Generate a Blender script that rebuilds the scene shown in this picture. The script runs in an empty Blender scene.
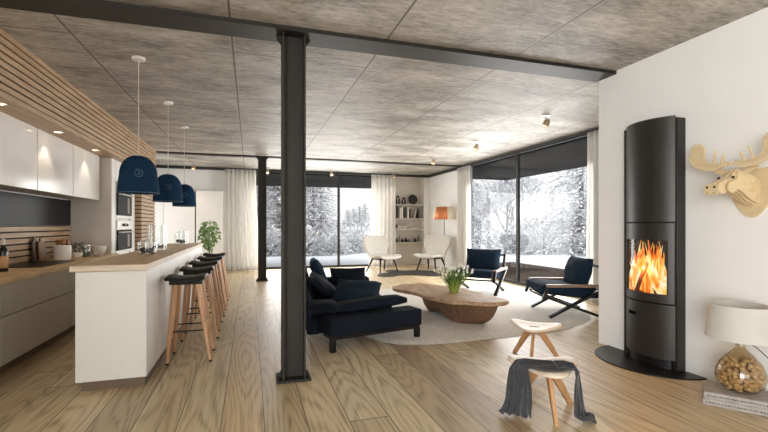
import bpy, bmesh, math, random
from mathutils import Vector, Matrix, noise
R = random.Random(11)
sc = bpy.context.scene
COL = sc.collection
PI = math.pi
sin, cos, rad = math.sin, math.cos, math.radians

# ------------------------------------------------------------------ colour
def lin(c):
    f = lambda v: v / 12.92 if v <= .04045 else ((v + .055) / 1.055) ** 2.4
    return tuple(f(v / 255) for v in c[:3]) + (1,)
def sc_(c, k): return tuple(min(1, v * k) for v in c[:3]) + (1,)

# ------------------------------------------------------------------ materials
class NT:
    def __init__(s, name):
        s.m = bpy.data.materials.new(name); s.m.use_nodes = True
        s.t = s.m.node_tree; s.b = s.t.nodes['Principled BSDF']; s.out = s.t.nodes['Material Output']
    def n(s, typ, **kw):
        nd = s.t.nodes.new(typ)
        for k, v in kw.items(): setattr(nd, k, v)
        return nd
    def l(s, a, b): s.t.links.new(a, b)
    def set(s, nd, **kw):
        for k, v in kw.items(): nd.inputs[k.replace('_', ' ')].default_value = v
    def coord(s, scale=(1, 1, 1), loc=(0, 0, 0)):
        tc = s.n('ShaderNodeTexCoord'); mp = s.n('ShaderNodeMapping')
        s.l(tc.outputs['Object'], mp.inputs['Vector'])
        mp.inputs['Scale'].default_value = scale; mp.inputs['Location'].default_value = loc
        return mp.outputs['Vector']
    def noise(s, vec, scale, detail=4, rough=.55, dist=0):
        t = s.n('ShaderNodeTexNoise'); s.l(vec, t.inputs['Vector'])
        t.inputs['Scale'].default_value = scale; t.inputs['Detail'].default_value = detail
        t.inputs['Roughness'].default_value = rough; t.inputs['Distortion'].default_value = dist
        return t.outputs['Fac']
    def math(s, op, a, b=None, c=None):
        nd = s.n('ShaderNodeMath', operation=op)
        for i, v in enumerate((a, b, c)):
            if v is None: continue
            if isinstance(v, (int, float)): nd.inputs[i].default_value = v
            else: s.l(v, nd.inputs[i])
        return nd.outputs[0]
    def mix(s, f, a, b, blend='MIX'):
        nd = s.n('ShaderNodeMix', data_type='RGBA', blend_type=blend)
        for k, v in ((0, f), (6, a), (7, b)):
            if hasattr(v, 'links'): s.l(v, nd.inputs[k])
            else: nd.inputs[k].default_value = v
        return nd.outputs[2]
    def ramp(s, f, stops):
        nd = s.n('ShaderNodeValToRGB'); s.l(f, nd.inputs[0]); e = nd.color_ramp.elements
        while len(e) < len(stops): e.new(.5)
        for i, (p, c) in enumerate(stops): e[i].position = p; e[i].color = c
        return nd.outputs[0]
    def bump(s, h, strength, dist=.01):
        nd = s.n('ShaderNodeBump'); s.l(h, nd.inputs['Height'])
        nd.inputs['Strength'].default_value = strength; nd.inputs['Distance'].default_value = dist
        s.l(nd.outputs[0], s.b.inputs['Normal'])

def plain(name, col, rough=.5, metal=0, var=.07, scale=6, bump=0, bscale=80, sheen=0, spec=.5, stretch=(1, 1, 1), coat=0):
    g = NT(name); c = lin(col)
    v = g.coord(stretch); f = g.noise(v, scale)
    g.l(g.ramp(f, [(.3, sc_(c, 1 - var)), (.7, sc_(c, 1 + var))]), g.b.inputs['Base Color'])
    g.b.inputs['Roughness'].default_value = rough; g.b.inputs['Metallic'].default_value = metal
    g.b.inputs['Specular IOR Level'].default_value = spec
    if sheen: g.b.inputs['Sheen Weight'].default_value = sheen; g.b.inputs['Sheen Roughness'].default_value = .5
    if coat: g.b.inputs['Coat Weight'].default_value = coat; g.b.inputs['Coat Roughness'].default_value = .04
    if bump: g.bump(g.noise(v, bscale, 3), bump, .004)
    return g.m

def wood(name, c1, c2, axis=1, scale=1.0, rough=.5, rings=16, bump=.15):
    g = NT(name); st = [9 * scale] * 3; st[axis] = .9 * scale
    v = g.coord(tuple(st))
    base = g.noise(v, .55, 2, .4)
    ring = g.math('SINE', g.math('MULTIPLY', base, rings * 4))
    fine = g.noise(v, 9, 4, .6)
    f = g.math('ADD', g.math('MULTIPLY', ring, .22), fine)
    g.l(g.ramp(f, [(.05, lin(c2)), (.80, lin(c1))]), g.b.inputs['Base Color'])
    g.b.inputs['Roughness'].default_value = rough
    if bump: g.bump(f, bump, .002)
    return g.m

def glass(name, tint=(1, 1, 1, 1), rough=0.0, k=1.0):
    g = NT(name)
    tr = g.n('ShaderNodeBsdfTransparent'); tr.inputs[0].default_value = tint
    gl = g.n('ShaderNodeBsdfGlossy'); gl.inputs['Roughness'].default_value = rough
    lw = g.n('ShaderNodeLayerWeight'); lw.inputs[0].default_value = .5
    mx = g.n('ShaderNodeMixShader')
    g.l(g.math('MULTIPLY', g.math('MULTIPLY_ADD', g.math('POWER', lw.outputs['Facing'], 5.0), .8, .04), k), mx.inputs[0])
    g.l(tr.outputs[0], mx.inputs[1]); g.l(gl.outputs[0], mx.inputs[2])
    g.t.nodes.remove(g.b); g.l(mx.outputs[0], g.out.inputs[0])
    return g.m

def emit(name, col, strength):
    g = NT(name); g.b.inputs['Base Color'].default_value = lin(col)
    g.b.inputs['Emission Color'].default_value = lin(col); g.b.inputs['Emission Strength'].default_value = strength
    return g.m

# floor: wide oak planks running along Y
def floor_mat():
    g = NT('oak planks'); W = .27; L = 3.6
    tc = g.n('ShaderNodeTexCoord'); sx = g.n('ShaderNodeSeparateXYZ'); g.l(tc.outputs['Object'], sx.inputs[0])
    u = g.math('DIVIDE', g.math('ADD', sx.outputs[0], .18 + W * 40), W)
    iu = g.math('FLOOR', u); fu = g.math('FRACT', u)
    wn = g.n('ShaderNodeTexWhiteNoise', noise_dimensions='1D'); g.l(iu, wn.inputs['W'])
    v = g.math('DIVIDE', g.math('ADD', sx.outputs[1], g.math('MULTIPLY_ADD', wn.outputs['Value'], L, 30)), L)
    iv = g.math('FLOOR', v); fv = g.math('FRACT', v)
    cb = g.n('ShaderNodeCombineXYZ'); g.l(iu, cb.inputs[0]); g.l(iv, cb.inputs[1])
    w2 = g.n('ShaderNodeTexWhiteNoise', noise_dimensions='3D'); g.l(cb.outputs[0], w2.inputs['Vector'])
    s2 = g.n('ShaderNodeSeparateColor'); g.l(w2.outputs['Color'], s2.inputs[0])
    # grain
    gc = g.n('ShaderNodeCombineXYZ')
    g.l(g.math('ADD', g.math('MULTIPLY', sx.outputs[0], 3.4), g.math('MULTIPLY', s2.outputs[0], 40)), gc.inputs[0])
    g.l(g.math('ADD', g.math('MULTIPLY', sx.outputs[1], .33), g.math('MULTIPLY', s2.outputs[1], 40)), gc.inputs[1])
    g.l(g.math('MULTIPLY', s2.outputs[2], 10), gc.inputs[2])
    base = g.noise(gc.outputs[0], 1.0, .6, .35)
    ring = g.math('SUBTRACT', g.math('POWER', g.math('MULTIPLY_ADD', g.math('SINE', g.math('MULTIPLY', base, 120)), .5, .5), .6), .6)
    gf = g.n('ShaderNodeCombineXYZ')
    g.l(g.math('MULTIPLY', sx.outputs[0], 60), gf.inputs[0]); g.l(g.math('MULTIPLY', sx.outputs[1], 2.2), gf.inputs[1]); g.l(s2.outputs[0], gf.inputs[2])
    fine = g.noise(gf.outputs[0], 1, 4, .65)
    f = g.math('ADD', g.math('MULTIPLY', ring, .17), g.math('MULTIPLY_ADD', fine, .7, .15))
    col = g.ramp(f, [(.28, lin((150, 130, 103))), (.48, lin((208, 190, 158))), (.70, lin((226, 213, 185)))])
    tint = g.ramp(s2.outputs[0], [(0, lin((214, 202, 190))), (.35, lin((238, 232, 222))), (.7, lin((255, 252, 246))), (1, lin((250, 234, 212)))])
    col = g.mix(1.0, col, tint, 'MULTIPLY')
    # dark smoked streak knots
    kn = g.noise(gc.outputs[0], .55, 3, .5)
    col = g.mix(g.ramp(kn, [(.60, (0, 0, 0, 1)), (.80, (.5, .5, .5, 1))]), col, lin((140, 112, 88)))
    su = g.math('MINIMUM', fu, g.math('SUBTRACT', 1, fu)); sv = g.math('MINIMUM', fv, g.math('SUBTRACT', 1, fv))
    seam = g.math('MAXIMUM', g.math('LESS_THAN', su, .012), g.math('LESS_THAN', sv, .0013))
    col = g.mix(g.math('MULTIPLY', seam, .85), col, lin((62, 48, 36)))
    g.l(col, g.b.inputs['Base Color'])
    g.l(g.math('MULTIPLY_ADD', fine, .22, .30), g.b.inputs['Roughness'])
    g.bump(g.math('SUBTRACT', g.math('MULTIPLY', f, .25), seam), .25, .003)
    return g.m

def concrete_mat():
    g = NT('board marked concrete'); S = 1.29
    tc = g.n('ShaderNodeTexCoord'); sx = g.n('ShaderNodeSeparateXYZ'); g.l(tc.outputs['Object'], sx.inputs[0])
    mp = g.n('ShaderNodeMapping'); mp.inputs['Scale'].default_value = (1.1, 2.4, 1); g.l(tc.outputs['Object'], mp.inputs[0])
    big = g.noise(mp.outputs[0], 1.0, 5, .6, .3)
    m2 = g.n('ShaderNodeMapping'); m2.inputs['Scale'].default_value = (2.2, 9, 1); g.l(tc.outputs['Object'], m2.inputs[0])
    fine = g.noise(m2.outputs[0], 2.4, 6, .7)
    pit = g.noise(tc.outputs['Object'], 55, 2, .5)
    u = g.math('DIVIDE', g.math('ADD', sx.outputs[0], 1.44 + S * 20), S); fu = g.math('FRACT', u); iu = g.math('FLOOR', u)
    wn = g.n('ShaderNodeTexWhiteNoise', noise_dimensions='1D'); g.l(iu, wn.inputs['W'])
    v = g.math('DIVIDE', g.math('ADD', sx.outputs[1], g.math('MULTIPLY_ADD', g.math('MODULO', iu, 2), 1.9, 30 * 3.8 - 2.33)), 3.8); fv = g.math('FRACT', v)
    m3 = g.n('ShaderNodeMapping'); m3.inputs['Scale'].default_value = (8, 22, 1); g.l(tc.outputs['Object'], m3.inputs[0])
    spk = g.noise(m3.outputs[0], 1.6, 4, .75)
    f = g.math('ADD', g.math('ADD', g.math('MULTIPLY', big, .42), g.math('MULTIPLY', fine, .30)), g.math('MULTIPLY', spk, .28))
    col = g.ramp(f, [(.38, lin((98, 94, 87))), (.46, lin((144, 140, 132))), (.53, lin((176, 172, 164))), (.61, lin((208, 204, 197)))])
    col = g.mix(g.ramp(pit, [(.66, (0, 0, 0, 1)), (.74, (.5, .5, .5, 1))]), col, lin((112, 106, 100)))
    pt = g.math('MULTIPLY_ADD', wn.outputs['Value'], .12, .93)
    cc = g.n('ShaderNodeCombineColor')
    for i in range(3): g.l(pt, cc.inputs[i])
    col = g.mix(1.0, col, cc.outputs[0], 'MULTIPLY')
    du = g.math('MINIMUM', fu, g.math('SUBTRACT', 1, fu)); dv = g.math('MINIMUM', fv, g.math('SUBTRACT', 1, fv))
    seam = g.math('MAXIMUM', g.math('LESS_THAN', du, .007), g.math('LESS_THAN', dv, .0022))
    rim = g.math('MAXIMUM', g.math('LESS_THAN', du, .020), g.math('LESS_THAN', dv, .006))
    col = g.mix(g.math('MULTIPLY', rim, .35), col, lin((176, 168, 156)))
    col = g.mix(g.math('MULTIPLY', seam, .8), col, lin((70, 62, 55)))
    g.l(col, g.b.inputs['Base Color']); g.b.inputs['Roughness'].default_value = .55
    g.bump(g.math('SUBTRACT', g.math('ADD', fine, g.math('MULTIPLY', pit, .5)), seam), .6, .01)
    return g.m

def snowy(name, frost, dark, lo, hi, scale):
    g = NT(name); v = g.coord()
    f = g.noise(v, scale, 4, .65)
    geo = g.n('ShaderNodeNewGeometry'); sx = g.n('ShaderNodeSeparateXYZ'); g.l(geo.outputs['Normal'], sx.inputs[0])
    f = g.math('ADD', f, g.math('MULTIPLY', sx.outputs[2], .12))
    g.l(g.ramp(f, [(lo, lin(dark)), (hi, lin(frost))]), g.b.inputs['Base Color'])
    g.b.inputs['Roughness'].default_value = .9
    return g.m

def flame_mat():
    g = NT('flame'); tc = g.n('ShaderNodeTexCoord'); mp = g.n('ShaderNodeMapping')
    g.l(tc.outputs['Object'], mp.inputs[0]); mp.inputs['Scale'].default_value = (12, 17, 6)
    n = g.noise(mp.outputs[0], 1.0, 3, .55, .9)
    g.l(g.ramp(n, [(.30, (.16, .01, .0, 1)), (.40, (.9, .12, .01, 1)), (.47, (1, .38, .04, 1)), (.54, (1, .72, .20, 1)), (.66, (1, .95, .68, 1))]), g.b.inputs['Emission Color'])
    g.b.inputs['Base Color'].default_value = (.1, .02, 0, 1)
    g.b.inputs['Emission Strength'].default_value = 1.0
    return g.m

M = {}
M['floor'] = floor_mat(); M['concrete'] = concrete_mat()
M['wall'] = plain('white plaster', (242, 241, 238), .85, var=.02, scale=2, bump=.05, bscale=140)
M['white'] = plain('white lacquer', (236, 233, 228), .35, var=.015)
M['gloss'] = plain('white gloss lacquer', (228, 225, 220), .14, var=.01, spec=.28)
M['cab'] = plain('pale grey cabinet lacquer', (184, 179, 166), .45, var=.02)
M['island'] = plain('white island laminate', (216, 213, 207), .45, var=.02)
M['tall'] = plain('off white laminate', (222, 217, 207), .5, var=.02)
M['plinth'] = plain('brown plinth', (104, 86, 66), .6)
M['steel'] = plain('dark painted steel', (48, 44, 40), .55, .35, var=.10, scale=9, bump=.06)
M['darkframe'] = plain('anthracite frame', (44, 43, 42), .45, .3)
M['overhang'] = plain('dark overhang boards', (30, 29, 28), .8, spec=.1, stretch=(1, 12, 1))
M['slat'] = wood('slat oak', (188, 158, 126), (156, 126, 95), 1, .8)
M['slatdark'] = plain('dark gap backing', (46, 34, 25), .8)
M['top'] = wood('oak worktop', (222, 190, 142), (186, 150, 106), 1, .7, .42)
M['endgrain'] = wood('bleached end timber', (214, 198, 178), (182, 160, 138), 0, 1, .55)
M['slate'] = plain('smoked glass', (30, 30, 32), .4, spec=.12)
M['black'] = plain('black glass', (10, 10, 11), .35, spec=.15)
M['ovenglass'] = plain('oven glass', (17, 16, 16), .5, spec=.06)
M['inox'] = plain('brushed steel', (200, 198, 194), .32, .8, stretch=(1, 1, 20))
M['leather'] = plain('black leather', (26, 26, 22), .5, bump=.15, bscale=120, spec=.3)
M['stoolwood'] = wood('warm beech', (206, 164, 128), (180, 132, 96), 2, 1.2, .45)
M['blackmetal'] = plain('black metal', (26, 25, 25), .4, .4)
M['felt'] = plain('blue felt', (26, 52, 78), .95, var=.3, scale=60, bump=.5, bscale=220, spec=.1)
M['feltlip'] = plain('pale blue hem', (84, 104, 120), .9)
M['cable'] = plain('pale cable', (205, 198, 188), .6)
M['shade_lit_side'] = plain('cream lit side of shade', (238, 226, 206), .85); M['coppershade'] = plain('copper orange shade', (206, 128, 82), .45, .3)
M['spinew'] = plain('worn pale cover', (166, 159, 151), .7, var=.2, scale=14, stretch=(1, 1, 3))
M['slot_dark'] = plain('matt black slot', (9, 9, 9), .95, spec=.05)
M['navy'] = plain('navy velvet', (22, 28, 39), .85, var=.16, scale=5, bump=.18, bscale=160, spec=.15)
M['navy2'] = plain('blue linen', (26, 40, 55), .9, var=.14, scale=8, bump=.25, bscale=180, spec=.12)
M['rug'] = plain('cream shag', (206, 199, 188), .95, var=.12, scale=22, bump=.8, bscale=70, sheen=.2)
M['hide'] = plain('dark hide', (44, 42, 40), .6, var=.3, scale=5)
M['driftwood'] = wood('live edge timber', (192, 160, 128), (146, 112, 82), 1, .8, .55, bump=.3)
M['bark'] = wood('carved trunk', (126, 94, 68), (84, 60, 43), 2, 1.4, .75, bump=.6)
M['boucle'] = plain('white boucle', (208, 203, 194), .95, var=.06, scale=30, bump=.6, bscale=150, sheen=.2)
M['curtain'] = plain('white linen curtain', (232, 230, 226), .9, var=.03, bump=.12, bscale=200)
def sheer(m, k):
    t = m.node_tree; b = t.nodes['Principled BSDF']; o = t.nodes['Material Output']
    tr = t.nodes.new('ShaderNodeBsdfTranslucent'); tr.inputs[0].default_value = lin((238, 237, 233)); mx = t.nodes.new('ShaderNodeMixShader'); mx.inputs[0].default_value = k
    t.links.new(b.outputs[0], mx.inputs[1]); t.links.new(tr.outputs[0], mx.inputs[2]); t.links.new(mx.outputs[0], o.inputs[0])
sheer(M['curtain'], .4)
M['copper'] = plain('copper', (184, 160, 138), .4, .6, var=.06)
M['stove'] = plain('anthracite stove steel', (54, 51, 48), .40, .45, var=.05)
M['stovein'] = plain('sooty firebox', (34, 22, 16), .9)
M['log'] = plain('charred log', (96, 48, 24), .9, var=.4, scale=14)
M['flame'] = flame_mat()
M['ply'] = plain('birch plywood', (216, 194, 154), .6, var=.06, stretch=(1, 1, 6))
M['plyedge'] = plain('plywood edge', (150, 116, 76), .7)
M['shade'] = plain('white linen shade', (204, 199, 191), .9, var=.04, bump=.15, bscale=160)
M['nut'] = plain('walnut shell', (190, 168, 132), .65, var=.25, scale=18, bump=.4, bscale=50)
M['pagew'] = plain('page block', (190, 182, 172), .85, var=.25, scale=10, stretch=(1, 1, 40))
M['coverw'] = plain('printed cover', (190, 150, 110), .4, var=.3, scale=9)
M['greyknit'] = plain('grey wool throw', (58, 59, 62), .95, var=.22, scale=16, bump=.5, bscale=120, sheen=.3)
M['stoolseat'] = wood('whitewashed plywood', (240, 224, 206), (226, 204, 182), 0, 1, .45)
M['oakleg'] = wood('golden oak', (204, 158, 112), (180, 132, 88), 2, 1.4, .5)
M['ceramic'] = plain('white ceramic', (236, 233, 228), .2, var=.01)
M['darkwood'] = wood('dark walnut', (92, 62, 42), (58, 38, 26), 2, 1.3)
M['midwood'] = wood('mid brown board', (168, 122, 82), (126, 86, 56), 2, 1.3)
M['leaf'] = plain('green leaf', (136, 172, 100), .5, var=.35, scale=14)
M['leafdark'] = plain('olive leaf', (84, 92, 62), .6, var=.3, scale=14)
M['tulipgreen'] = plain('tulip green', (104, 134, 62), .5, var=.25, scale=20)
M['petal'] = plain('white petal', (238, 234, 222), .5, var=.05)
M['limeglass'] = plain('lime glass', (142, 158, 72), .15, var=.12, scale=14)
M['bark2'] = plain('grey bark', (96, 84, 70), .9, var=.25, scale=12)
M['bottle'] = plain('dark bottle glass', (20, 17, 14), .08)
M['tan'] = plain('tan label', (190, 150, 104), .7)
M['pebble'] = plain('dark pebble', (42, 42, 42), .5, var=.3, scale=20)
M['shelfw'] = plain('shelf board', (196, 186, 172), .6)
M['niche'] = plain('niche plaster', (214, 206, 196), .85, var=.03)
M['bookblack'] = plain('black book cloth', (46, 43, 41), .7)
M['bookgrey'] = plain('grey book cloth', (128, 122, 114), .7)
M['bookwhite'] = plain('white book cloth', (226, 220, 210), .7)
M['snow'] = plain('snow', (206, 210, 216), .9, var=.05, scale=.8, bump=.3, bscale=3)
M['deck'] = wood('dark decking', (66, 52, 42), (44, 34, 27), 1, .6, .95)
M['deck'].node_tree.nodes['Principled BSDF'].inputs['Specular IOR Level'].default_value = .08
M['frostfir_haze'] = snowy('frosted fir with haze', (222, 222, 223), (136, 137, 140), .36, .60, 1.6)  # frost on needles; dark tone lifted to put distance haze in the colour
M['frostpale_haze'] = snowy('hoar frost with haze', (230, 230, 231), (178, 179, 182), .34, .58, 2.2)  # frost colour, paled further in place of haze over the garden
M['frosttrunk'] = snowy('frosted bark', (206, 207, 211), (110, 109, 112), .45, .7, 3)
M['pane'] = glass('window glass', (.99, .993, .993, 1), 0, .5)
M['clear'] = glass('clear glass', (.95, .965, .96, 1), .02, 1.3)
M['smoke'] = glass('amber glass', (.93, .88, .80, 1), .02, 1.3)
M['lamp_on'] = emit('lamp glow', (255, 214, 160), 12)
M['bulb'] = emit('warm spot glow', (255, 214, 168), 1.2)

# ------------------------------------------------------------------ mesh builder
class MB:
    def __init__(s): s.bm = bmesh.new()
    def box(s, x0, x1, y0, y1, z0, z1, mtx=None):
        p = [(x, y, z) for z in (z0, z1) for y in (y0, y1) for x in (x0, x1)]
        v = [s.bm.verts.new(mtx @ Vector(q) if mtx else q) for q in p]
        for f in ((0, 2, 3, 1), (4, 5, 7, 6), (0, 1, 5, 4), (2, 6, 7, 3), (0, 4, 6, 2), (1, 3, 7, 5)):
            s.bm.faces.new([v[i] for i in f])
        return s
    def prism(s, pts, axis, lo, hi, mtx=None):
        def P(a, b, c):
            q = {0: (c, a, b), 1: (a, c, b), 2: (a, b, c)}[axis]
            return mtx @ Vector(q) if mtx else q
        A = [s.bm.verts.new(P(a, b, lo)) for a, b in pts]; B = [s.bm.verts.new(P(a, b, hi)) for a, b in pts]
        n = len(pts); s.bm.faces.new(A[::-1]); s.bm.faces.new(B)
        for i in range(n): s.bm.faces.new((A[i], A[(i + 1) % n], B[(i + 1) % n], B[i]))
        return s
    def tube(s, pts, r, n=8, cap=True):
        pts = [Vector(p) for p in pts]; rs = r if isinstance(r, (list, tuple)) else [r] * len(pts)
        rings = []; up = Vector((0, 0, 1))
        for i, p in enumerate(pts):
            d = (pts[min(i + 1, len(pts) - 1)] - pts[max(i - 1, 0)]).normalized()
            a = d.cross(up if abs(d.z) < .95 else Vector((0, 1, 0))).normalized(); b = a.cross(d)
            rings.append([s.bm.verts.new(p + (a * cos(2 * PI * k / n) + b * sin(2 * PI * k / n)) * rs[i]) for k in range(n)])
        for q, w in zip(rings, rings[1:]):
            for k in range(n): s.bm.faces.new((q[k], q[(k + 1) % n], w[(k + 1) % n], w[k]))
        if cap: s.bm.faces.new(rings[0][::-1]); s.bm.faces.new(rings[-1])
        return s
    def bar(s, p, q, w, h, up=(0, 0, 1)):
        p = Vector(p); q = Vector(q); d = (q - p).normalized(); a = d.cross(Vector(up)).normalized(); b = a.cross(d).normalized()
        v = [s.bm.verts.new(e + a * i * w / 2 + b * j * h / 2) for e in (p, q) for i, j in ((-1, -1), (1, -1), (1, 1), (-1, 1))]
        for f in ((3, 2, 1, 0), (4, 5, 6, 7), (0, 1, 5, 4), (1, 2, 6, 5), (2, 3, 7, 6), (3, 0, 4, 7)): s.bm.faces.new([v[i] for i in f])
        return s
    def lathe(s, prof, n=28, c=(0, 0, 0), close=False):
        rings = []
        for r, z in prof:
            if r < 1e-6: rings.append([s.bm.verts.new((c[0], c[1], c[2] + z))])
            else: rings.append([s.bm.verts.new((c[0] + r * cos(2 * PI * k / n), c[1] + r * sin(2 * PI * k / n), c[2] + z)) for k in range(n)])
        pr = list(zip(rings, rings[1:])) + ([(rings[-1], rings[0])] if close else [])
        for q, w in pr:
            for k in range(n):
                k2 = (k + 1) % n
                if len(q) == 1 and len(w) == 1: continue
                if len(q) == 1: s.bm.faces.new((q[0], w[k2], w[k]))
                elif len(w) == 1: s.bm.faces.new((q[k], q[k2], w[0]))
                else: s.bm.faces.new((q[k], q[k2], w[k2], w[k]))
        return s
    def sheet(s, f, nu, nv):
        g = [[s.bm.verts.new(f(i / nu, j / nv)) for j in range(nv + 1)] for i in range(nu + 1)]
        for i in range(nu):
            for j in range(nv): s.bm.faces.new((g[i][j], g[i + 1][j], g[i + 1][j + 1], g[i][j + 1]))
        return s
    def cushion(s, w, d, h, mtx=None, n=12, p=4.0, edge=.3, seed=0, wob=.0):
        """a stuffed pad: w x d outline, thickest h in the middle, edge = rim thickness share"""
        def top(u, v, sg):
            a, b = 2 * u - 1, 2 * v - 1
            k = (max(0, 1 - abs(a) ** p) * max(0, 1 - abs(b) ** p)) ** .5
            sq = 1 - .04 * (1 - abs(a) ** 2) * abs(b) ** 3 - 0
            x = a * w / 2 * (1 - .05 * (1 - b * b) * abs(a) ** 4 * (1 if edge < .25 else 0)); y = b * d / 2 * (1 - .05 * (1 - a * a) * abs(b) ** 4 * (1 if edge < .25 else 0))
            z = sg * h / 2 * (edge + (1 - edge) * k)
            if wob: z += wob * (noise.noise(Vector((a * 2 + seed, b * 2, seed * 3.1))))
            q = Vector((x, y, z)); return mtx @ q if mtx else q
        G = {}
        for sg in (1, -1):
            for i in range(n + 1):
                for j in range(n + 1):
                    G[sg, i, j] = s.bm.verts.new(top(i / n, j / n, sg))
        for sg in (1, -1):
            for i in range(n):
                for j in range(n):
                    q = [G[sg, i, j], G[sg, i + 1, j], G[sg, i + 1, j + 1], G[sg, i, j + 1]]
                    s.bm.faces.new(q if sg > 0 else q[::-1])
        ring = [(i, 0) for i in range(n)] + [(n, j) for j in range(n)] + [(i, n) for i in range(n, 0, -1)] + [(0, j) for j in range(n, 0, -1)]
        for (a, b), (c, d_) in zip(ring, ring[1:] + ring[:1]):
            s.bm.faces.new((G[-1, a, b], G[-1, c, d_], G[1, c, d_], G[1, a, b]))
        return s
    def ball(s, c, r, seg=10, rings=7, sq=(1, 1, 1)):
        c = Vector(c)
        prof = [(sin(PI * i / rings), -cos(PI * i / rings)) for i in range(rings + 1)]
        rr = []
        for a, z in prof:
            if a < 1e-6: rr.append([s.bm.verts.new(c + Vector((0, 0, z * r * sq[2])))])
            else: rr.append([s.bm.verts.new(c + Vector((a * r * sq[0] * cos(2 * PI * k / seg), a * r * sq[1] * sin(2 * PI * k / seg), z * r * sq[2]))) for k in range(seg)])
        for q, w in zip(rr, rr[1:]):
            for k in range(seg):
                k2 = (k + 1) % seg
                if len(q) == 1: s.bm.faces.new((q[0], w[k2], w[k]))
                elif len(w) == 1: s.bm.faces.new((q[k], q[k2], w[0]))
                else: s.bm.faces.new((q[k], q[k2], w[k2], w[k]))
        return s
    def tri(s, *p):
        s.bm.faces.new([s.bm.verts.new(q) for q in p]); return s
    def build(s, name, mat, parent=None, loc=None, rz=0, bevel=0, sub=0, solid=0, seg=2, flat=False, recalc=True):
        if recalc: bmesh.ops.recalc_face_normals(s.bm, faces=s.bm.faces)
        me = bpy.data.meshes.new(name); s.bm.to_mesh(me); s.bm.free()
        me.materials.append(mat)
        if not flat:
            for p in me.polygons: p.use_smooth = True
            me.set_sharp_from_angle(angle=rad(38))
        o = bpy.data.objects.new(name, me); COL.objects.link(o)
        if parent: o.parent = parent
        if loc: o.location = loc
        if rz: o.rotation_euler = (0, 0, rz)
        if solid:
            m = o.modifiers.new('thickness', 'SOLIDIFY'); m.thickness = solid; m.offset = 0
        if bevel:
            m = o.modifiers.new('edge', 'BEVEL'); m.width = bevel; m.segments = seg; m.limit_method = 'ANGLE'; m.angle_limit = rad(50)
        if sub:
            m = o.modifiers.new('smooth', 'SUBSURF'); m.levels = sub; m.render_levels = sub
        return o

def tag(o, label=None, cat=None, group=None, kind=None):
    for k, v in (('label', label), ('category', cat), ('group', group), ('kind', kind)):
        if v: o[k] = v
    return o
def thing(name, label, cat, loc=(0, 0, 0), rz=0, group=None, kind=None):
    o = bpy.data.objects.new(name, None); COL.objects.link(o); o.empty_display_size = .1
    o.location = loc; o.rotation_euler = (0, 0, rz)
    return tag(o, label, cat, group, kind)
def struct(name, mb, mat, label, cat, **kw):
    return tag(mb.build(name, mat, **kw), label, cat, kind='structure')
def dup(root, loc, rz=0, label=None, group=None, scale=None):
    def cp(o, par):
        c = o.copy(); COL.objects.link(c)
        if par: c.parent = par
        for ch in list(o.children): cp(ch, c)
        return c
    r = cp(root, None); r.location = loc; r.rotation_euler = (0, 0, rz)
    if scale: r.scale = scale
    if label: r['label'] = label
    if group: r['group'] = group
    return r
def box(*a): return MB().box(*a)
def T(x=0, y=0, z=0): return Matrix.Translation((x, y, z))
def RX(a): return Matrix.Rotation(rad(a), 4, 'X')
def RY(a): return Matrix.Rotation(rad(a), 4, 'Y')
def RZ(a): return Matrix.Rotation(rad(a), 4, 'Z')

CEIL = 2.92
# ================================================================== SETTING
struct('floor', box(-2.75, 5.75, -5.1, 13.3, -.1, 0), M['floor'], 'wide pale oak plank floor of the whole room', 'floor')
struct('ceiling', box(-2.75, 5.75, -5.1, 13.3, CEIL, 3.15), M['concrete'], 'grey board-marked concrete ceiling with panel seams', 'ceiling')
struct('wall_left', MB().box(-2.75, -2.65, -5.1, -4.8, 0, CEIL).box(-2.75, -2.65, -1.4, 10.6, 0, CEIL).box(-2.75, -2.65, 12.3, 13.3, 0, CEIL).box(-2.75, -2.65, 10.6, 12.3, 2.5, CEIL), M['wall'], 'white wall behind the kitchen units', 'wall')
struct('wall_right', box(3.67, 5.75, -5.1, 3.77, 0, CEIL), M['wall'], 'thick white wall carrying the stove and the moose head', 'wall')
struct('wall_right_near', box(5.6, 5.75, 3.77, 5.55, 0, CEIL), M['wall'], 'white wall strip beside the curtain behind the stove wall', 'wall')
struct('wall_right_far', box(5.6, 5.75, 10.3, 13.3, 0, CEIL), M['wall'], 'white wall behind the copper floor lamp', 'wall')
m = MB(); m.box(-2.65, -.1, 12.95, 13.3, 0, CEIL); m.box(4.0, 4.43, 12.9, 13.3, 0, CEIL); m.box(5.43, 5.6, 12.9, 13.3, 0, CEIL)
struct('wall_far', m, M['wall'], 'white far wall around the snowy garden window', 'wall')
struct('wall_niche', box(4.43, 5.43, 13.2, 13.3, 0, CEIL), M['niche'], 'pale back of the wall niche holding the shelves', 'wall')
m = MB(); m.box(.7, 3.67, -5.1, -5.0, 0, CEIL); m.box(-2.75, -2.5, -5.1, -5.0, 0, CEIL); m.box(-2.5, .7, -5.1, -5.0, 2.8, CEIL)
struct('wall_rear', m, M['wall'], 'white rear wall around the added wide window behind the viewer', 'wall')

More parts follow.
